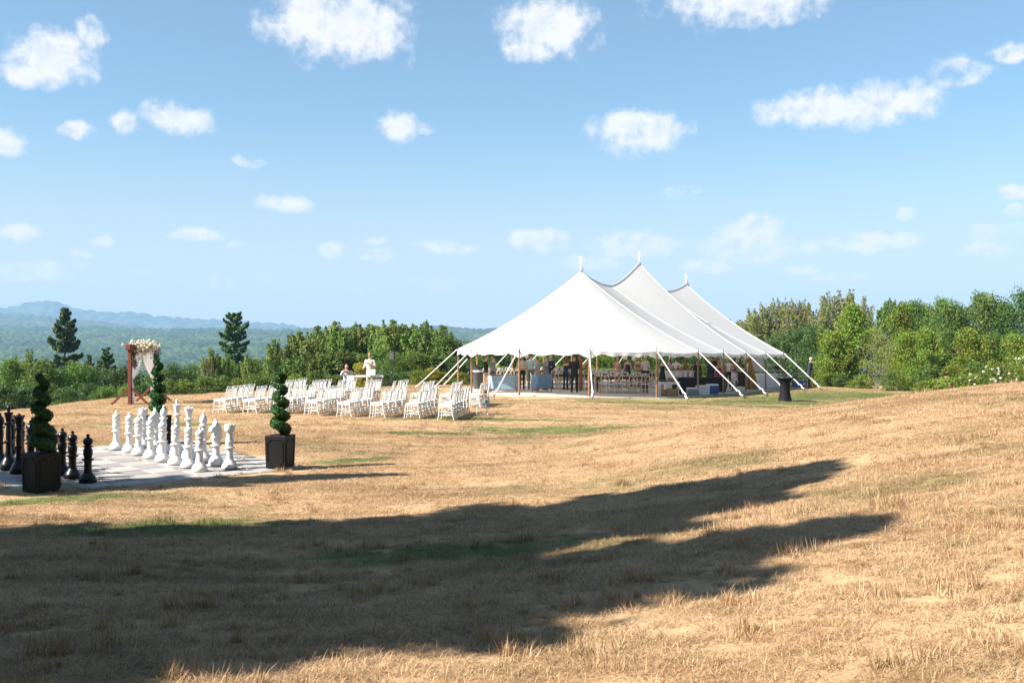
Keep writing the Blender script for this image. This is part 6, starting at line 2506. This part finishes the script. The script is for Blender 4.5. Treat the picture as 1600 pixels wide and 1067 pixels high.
def scatter(name, protos, pts, rot, scl, pick):
    """one object: instances of the grass patches on its points"""
    me = bpy.data.meshes.new(name)
    me.vertices.add(len(pts))
    me.vertices.foreach_set('co', np.asarray(pts, np.float32).ravel())
    P_a = np.asarray(pts, float)
    gx_ = (G(P_a[:, 0] + .2, P_a[:, 1]) - G(P_a[:, 0] - .2, P_a[:, 1])) / .4
    gy_ = (G(P_a[:, 0], P_a[:, 1] + .2) - G(P_a[:, 0], P_a[:, 1] - .2)) / .4
    ca, sa = np.cos(rot), np.sin(rot)
    rx_ = -np.arctan(sa * gx_ - ca * gy_)          # each patch lies on the slope
    ry_ = np.arctan(-ca * gx_ - sa * gy_)
    for an, ty, arr in (('rx', 'FLOAT', rx_), ('ry', 'FLOAT', ry_), ('rz', 'FLOAT', rot), ('sc', 'FLOAT', scl), ('pk', 'INT', pick)):
        at_ = me.attributes.new(an, ty, 'POINT')
        at_.data.foreach_set('value', np.asarray(arr, np.float32 if ty == 'FLOAT' else np.int32))
    me.materials.append(GRASS)
    o = bpy.data.objects.new(name, me)
    COL.objects.link(o)
    o['kind'] = 'stuff'
    ng = bpy.data.node_groups.new(name, 'GeometryNodeTree')
    ng.interface.new_socket('Geometry', in_out='INPUT', socket_type='NodeSocketGeometry')
    ng.interface.new_socket('Geometry', in_out='OUTPUT', socket_type='NodeSocketGeometry')
    N, L = ng.nodes, ng.links
    gi, go = N.new('NodeGroupInput'), N.new('NodeGroupOutput')
    join = N.new('GeometryNodeJoinGeometry')

    def attr(nm, ty):
        n = N.new('GeometryNodeInputNamedAttribute')
        n.data_type = ty
        n.inputs['Name'].default_value = nm
        return n.outputs['Attribute']
    comb = N.new('ShaderNodeCombineXYZ')
    for q_, an in enumerate(('rx', 'ry', 'rz')):
        L.new(attr(an, 'FLOAT'), comb.inputs[q_])
    pk_ = attr('pk', 'INT')
    sc_2 = attr('sc', 'FLOAT')
    for k, pr in enumerate(protos):
        cmp_ = N.new('FunctionNodeCompare')
        cmp_.data_type = 'INT'
        cmp_.operation = 'EQUAL'
        L.new(pk_, cmp_.inputs[2])
        cmp_.inputs[3].default_value = k
        oi = N.new('GeometryNodeObjectInfo')
        oi.inputs['Object'].default_value = pr
        oi.inputs['As Instance'].default_value = True
        ip = N.new('GeometryNodeInstanceOnPoints')
        L.new(gi.outputs[0], ip.inputs['Points'])
        L.new(cmp_.outputs[0], ip.inputs['Selection'])
        L.new(oi.outputs['Geometry'], ip.inputs['Instance'])
        L.new(comb.outputs[0], ip.inputs['Rotation'])
        L.new(sc_2, ip.inputs['Scale'])
        L.new(ip.outputs[0], join.inputs[0])
    L.new(join.outputs[0], go.inputs[0])
    md = o.modifiers.new('scatter', 'NODES')
    md.node_group = ng
    return o


def in_board(x, y, m_=0.0):
    a = (x - BA[0]) * E1[0] + (y - BA[1]) * E1[1]
    b = (x - BA[0]) * E2[0] + (y - BA[1]) * E2[1]
    return (a > -m_) & (a < SIDE + m_) & (b > -m_) & (b < SIDE + m_)


def in_tent(x, y, m_=0.1):
    dx, dy = x - TP.x, y - TP.y
    s_ = dx * TA.x + dy * TA.y
    t_ = dx * TT.x + dy * TT.y
    sr = np.clip(s_, 0, 2 * TL)
    return np.hypot(s_ - sr, t_) < TR + m_


rng = np.random.default_rng(77)
near_p = [grass_patch('grass_patch', .5, 1100, .075, .0016, 1.40, 100 + k, .22) for k in range(4)]
mid_p = [grass_patch('grass_patch', 1.0, 2000, .05, .0028, 1.38, 110 + k, .2) for k in range(3)]
far_p = [grass_patch('grass_patch', 2.0, 2200, .04, .005, 1.35, 120 + k, .2) for k in range(3)]
for nm, protos, y0, y1, step, mrg in (('grass', near_p, 4.2, 12.5, .36, .30), ('grass', mid_p, 12.0, 26, .55, .52), ('grass', far_p, 25, 62, 1.0, 1.05)):
    ys = np.arange(y0, y1, step)
    P2 = []
    for yy in ys:
        half = .60 * yy + 1.5
        xs = np.arange(-half, half, step)
        P2.append(np.stack([xs, np.full(len(xs), yy)], 1))
    P2 = np.concatenate(P2)
    P2 += rng.uniform(-step * .5, step * .5, P2.shape)
    keep = ~in_board(P2[:, 0], P2[:, 1], mrg) & ~in_tent(P2[:, 0], P2[:, 1], mrg + .2) & (edge_q(P2[:, 0], P2[:, 1]) < 2.5)
    P2 = P2[keep]
    z = G(P2[:, 0], P2[:, 1])
    pts = np.column_stack([P2, z - .001])
    clump = .5 + .5 * np.sin(P2[:, 0] * 1.9 + 2 * np.sin(P2[:, 1] * .9)) * np.cos(P2[:, 1] * 1.5 + np.sin(P2[:, 0] * .8))
    scatter(nm, protos, pts, rng.uniform(0, 6.28, len(pts)), (.88 + .30 * clump) * rng.uniform(.8, 1.25, len(pts)), rng.integers(len(protos), size=len(pts)))
# small tufts hugging the slabs of the terrace
tp_ = [grass_patch('grass_tuft', .12, 60, .07, .003, .5, 130 + k) for k in range(2)]
pts = []
for k in range(150):
    e = rng.integers(4)
    a = rng.uniform(0, SIDE)
    m_ = rng.uniform(-.05, .12)
    q = board_pt(a, -m_) if e == 0 else board_pt(a, SIDE + m_) if e == 1 else board_pt(-m_, a) if e == 2 else board_pt(SIDE + m_, a)
    pts.append((q.x, q.y, min(q.z - .03, gz(q.x, q.y)) if m_ > 0 else q.z - .012))
for k in range(16):
    q = board_pt(BORDER + SQ * rng.integers(0, 9), BORDER + SQ * rng.uniform(0, 8), -.008)
    pts.append(tuple(q))
scatter('grass_tufts', tp_, pts, rng.uniform(0, 6.28, len(pts)), rng.uniform(.5, 1.3, len(pts)), rng.integers(2, size=len(pts)))

# taller uncut tufts here and there on the slope
wp_ = [grass_patch('grass_tuft', .26, 150, .13, .0024, .62, 140 + k, .7) for k in range(3)]
tx = rng.uniform(-1, 1, 420)
ty = 4.4 + 22 * rng.uniform(0, 1, 420) ** 1.3
tx = tx * (.58 * ty + 1)
ok = ~in_board(tx, ty, .3)
tx, ty = tx[ok], ty[ok]
scatter('grass_tufts', wp_, np.column_stack([tx, ty, G(tx, ty) - .006]), rng.uniform(0, 6.28, len(tx)), rng.uniform(.45, 1.15, len(tx)), rng.integers(3, size=len(tx)))
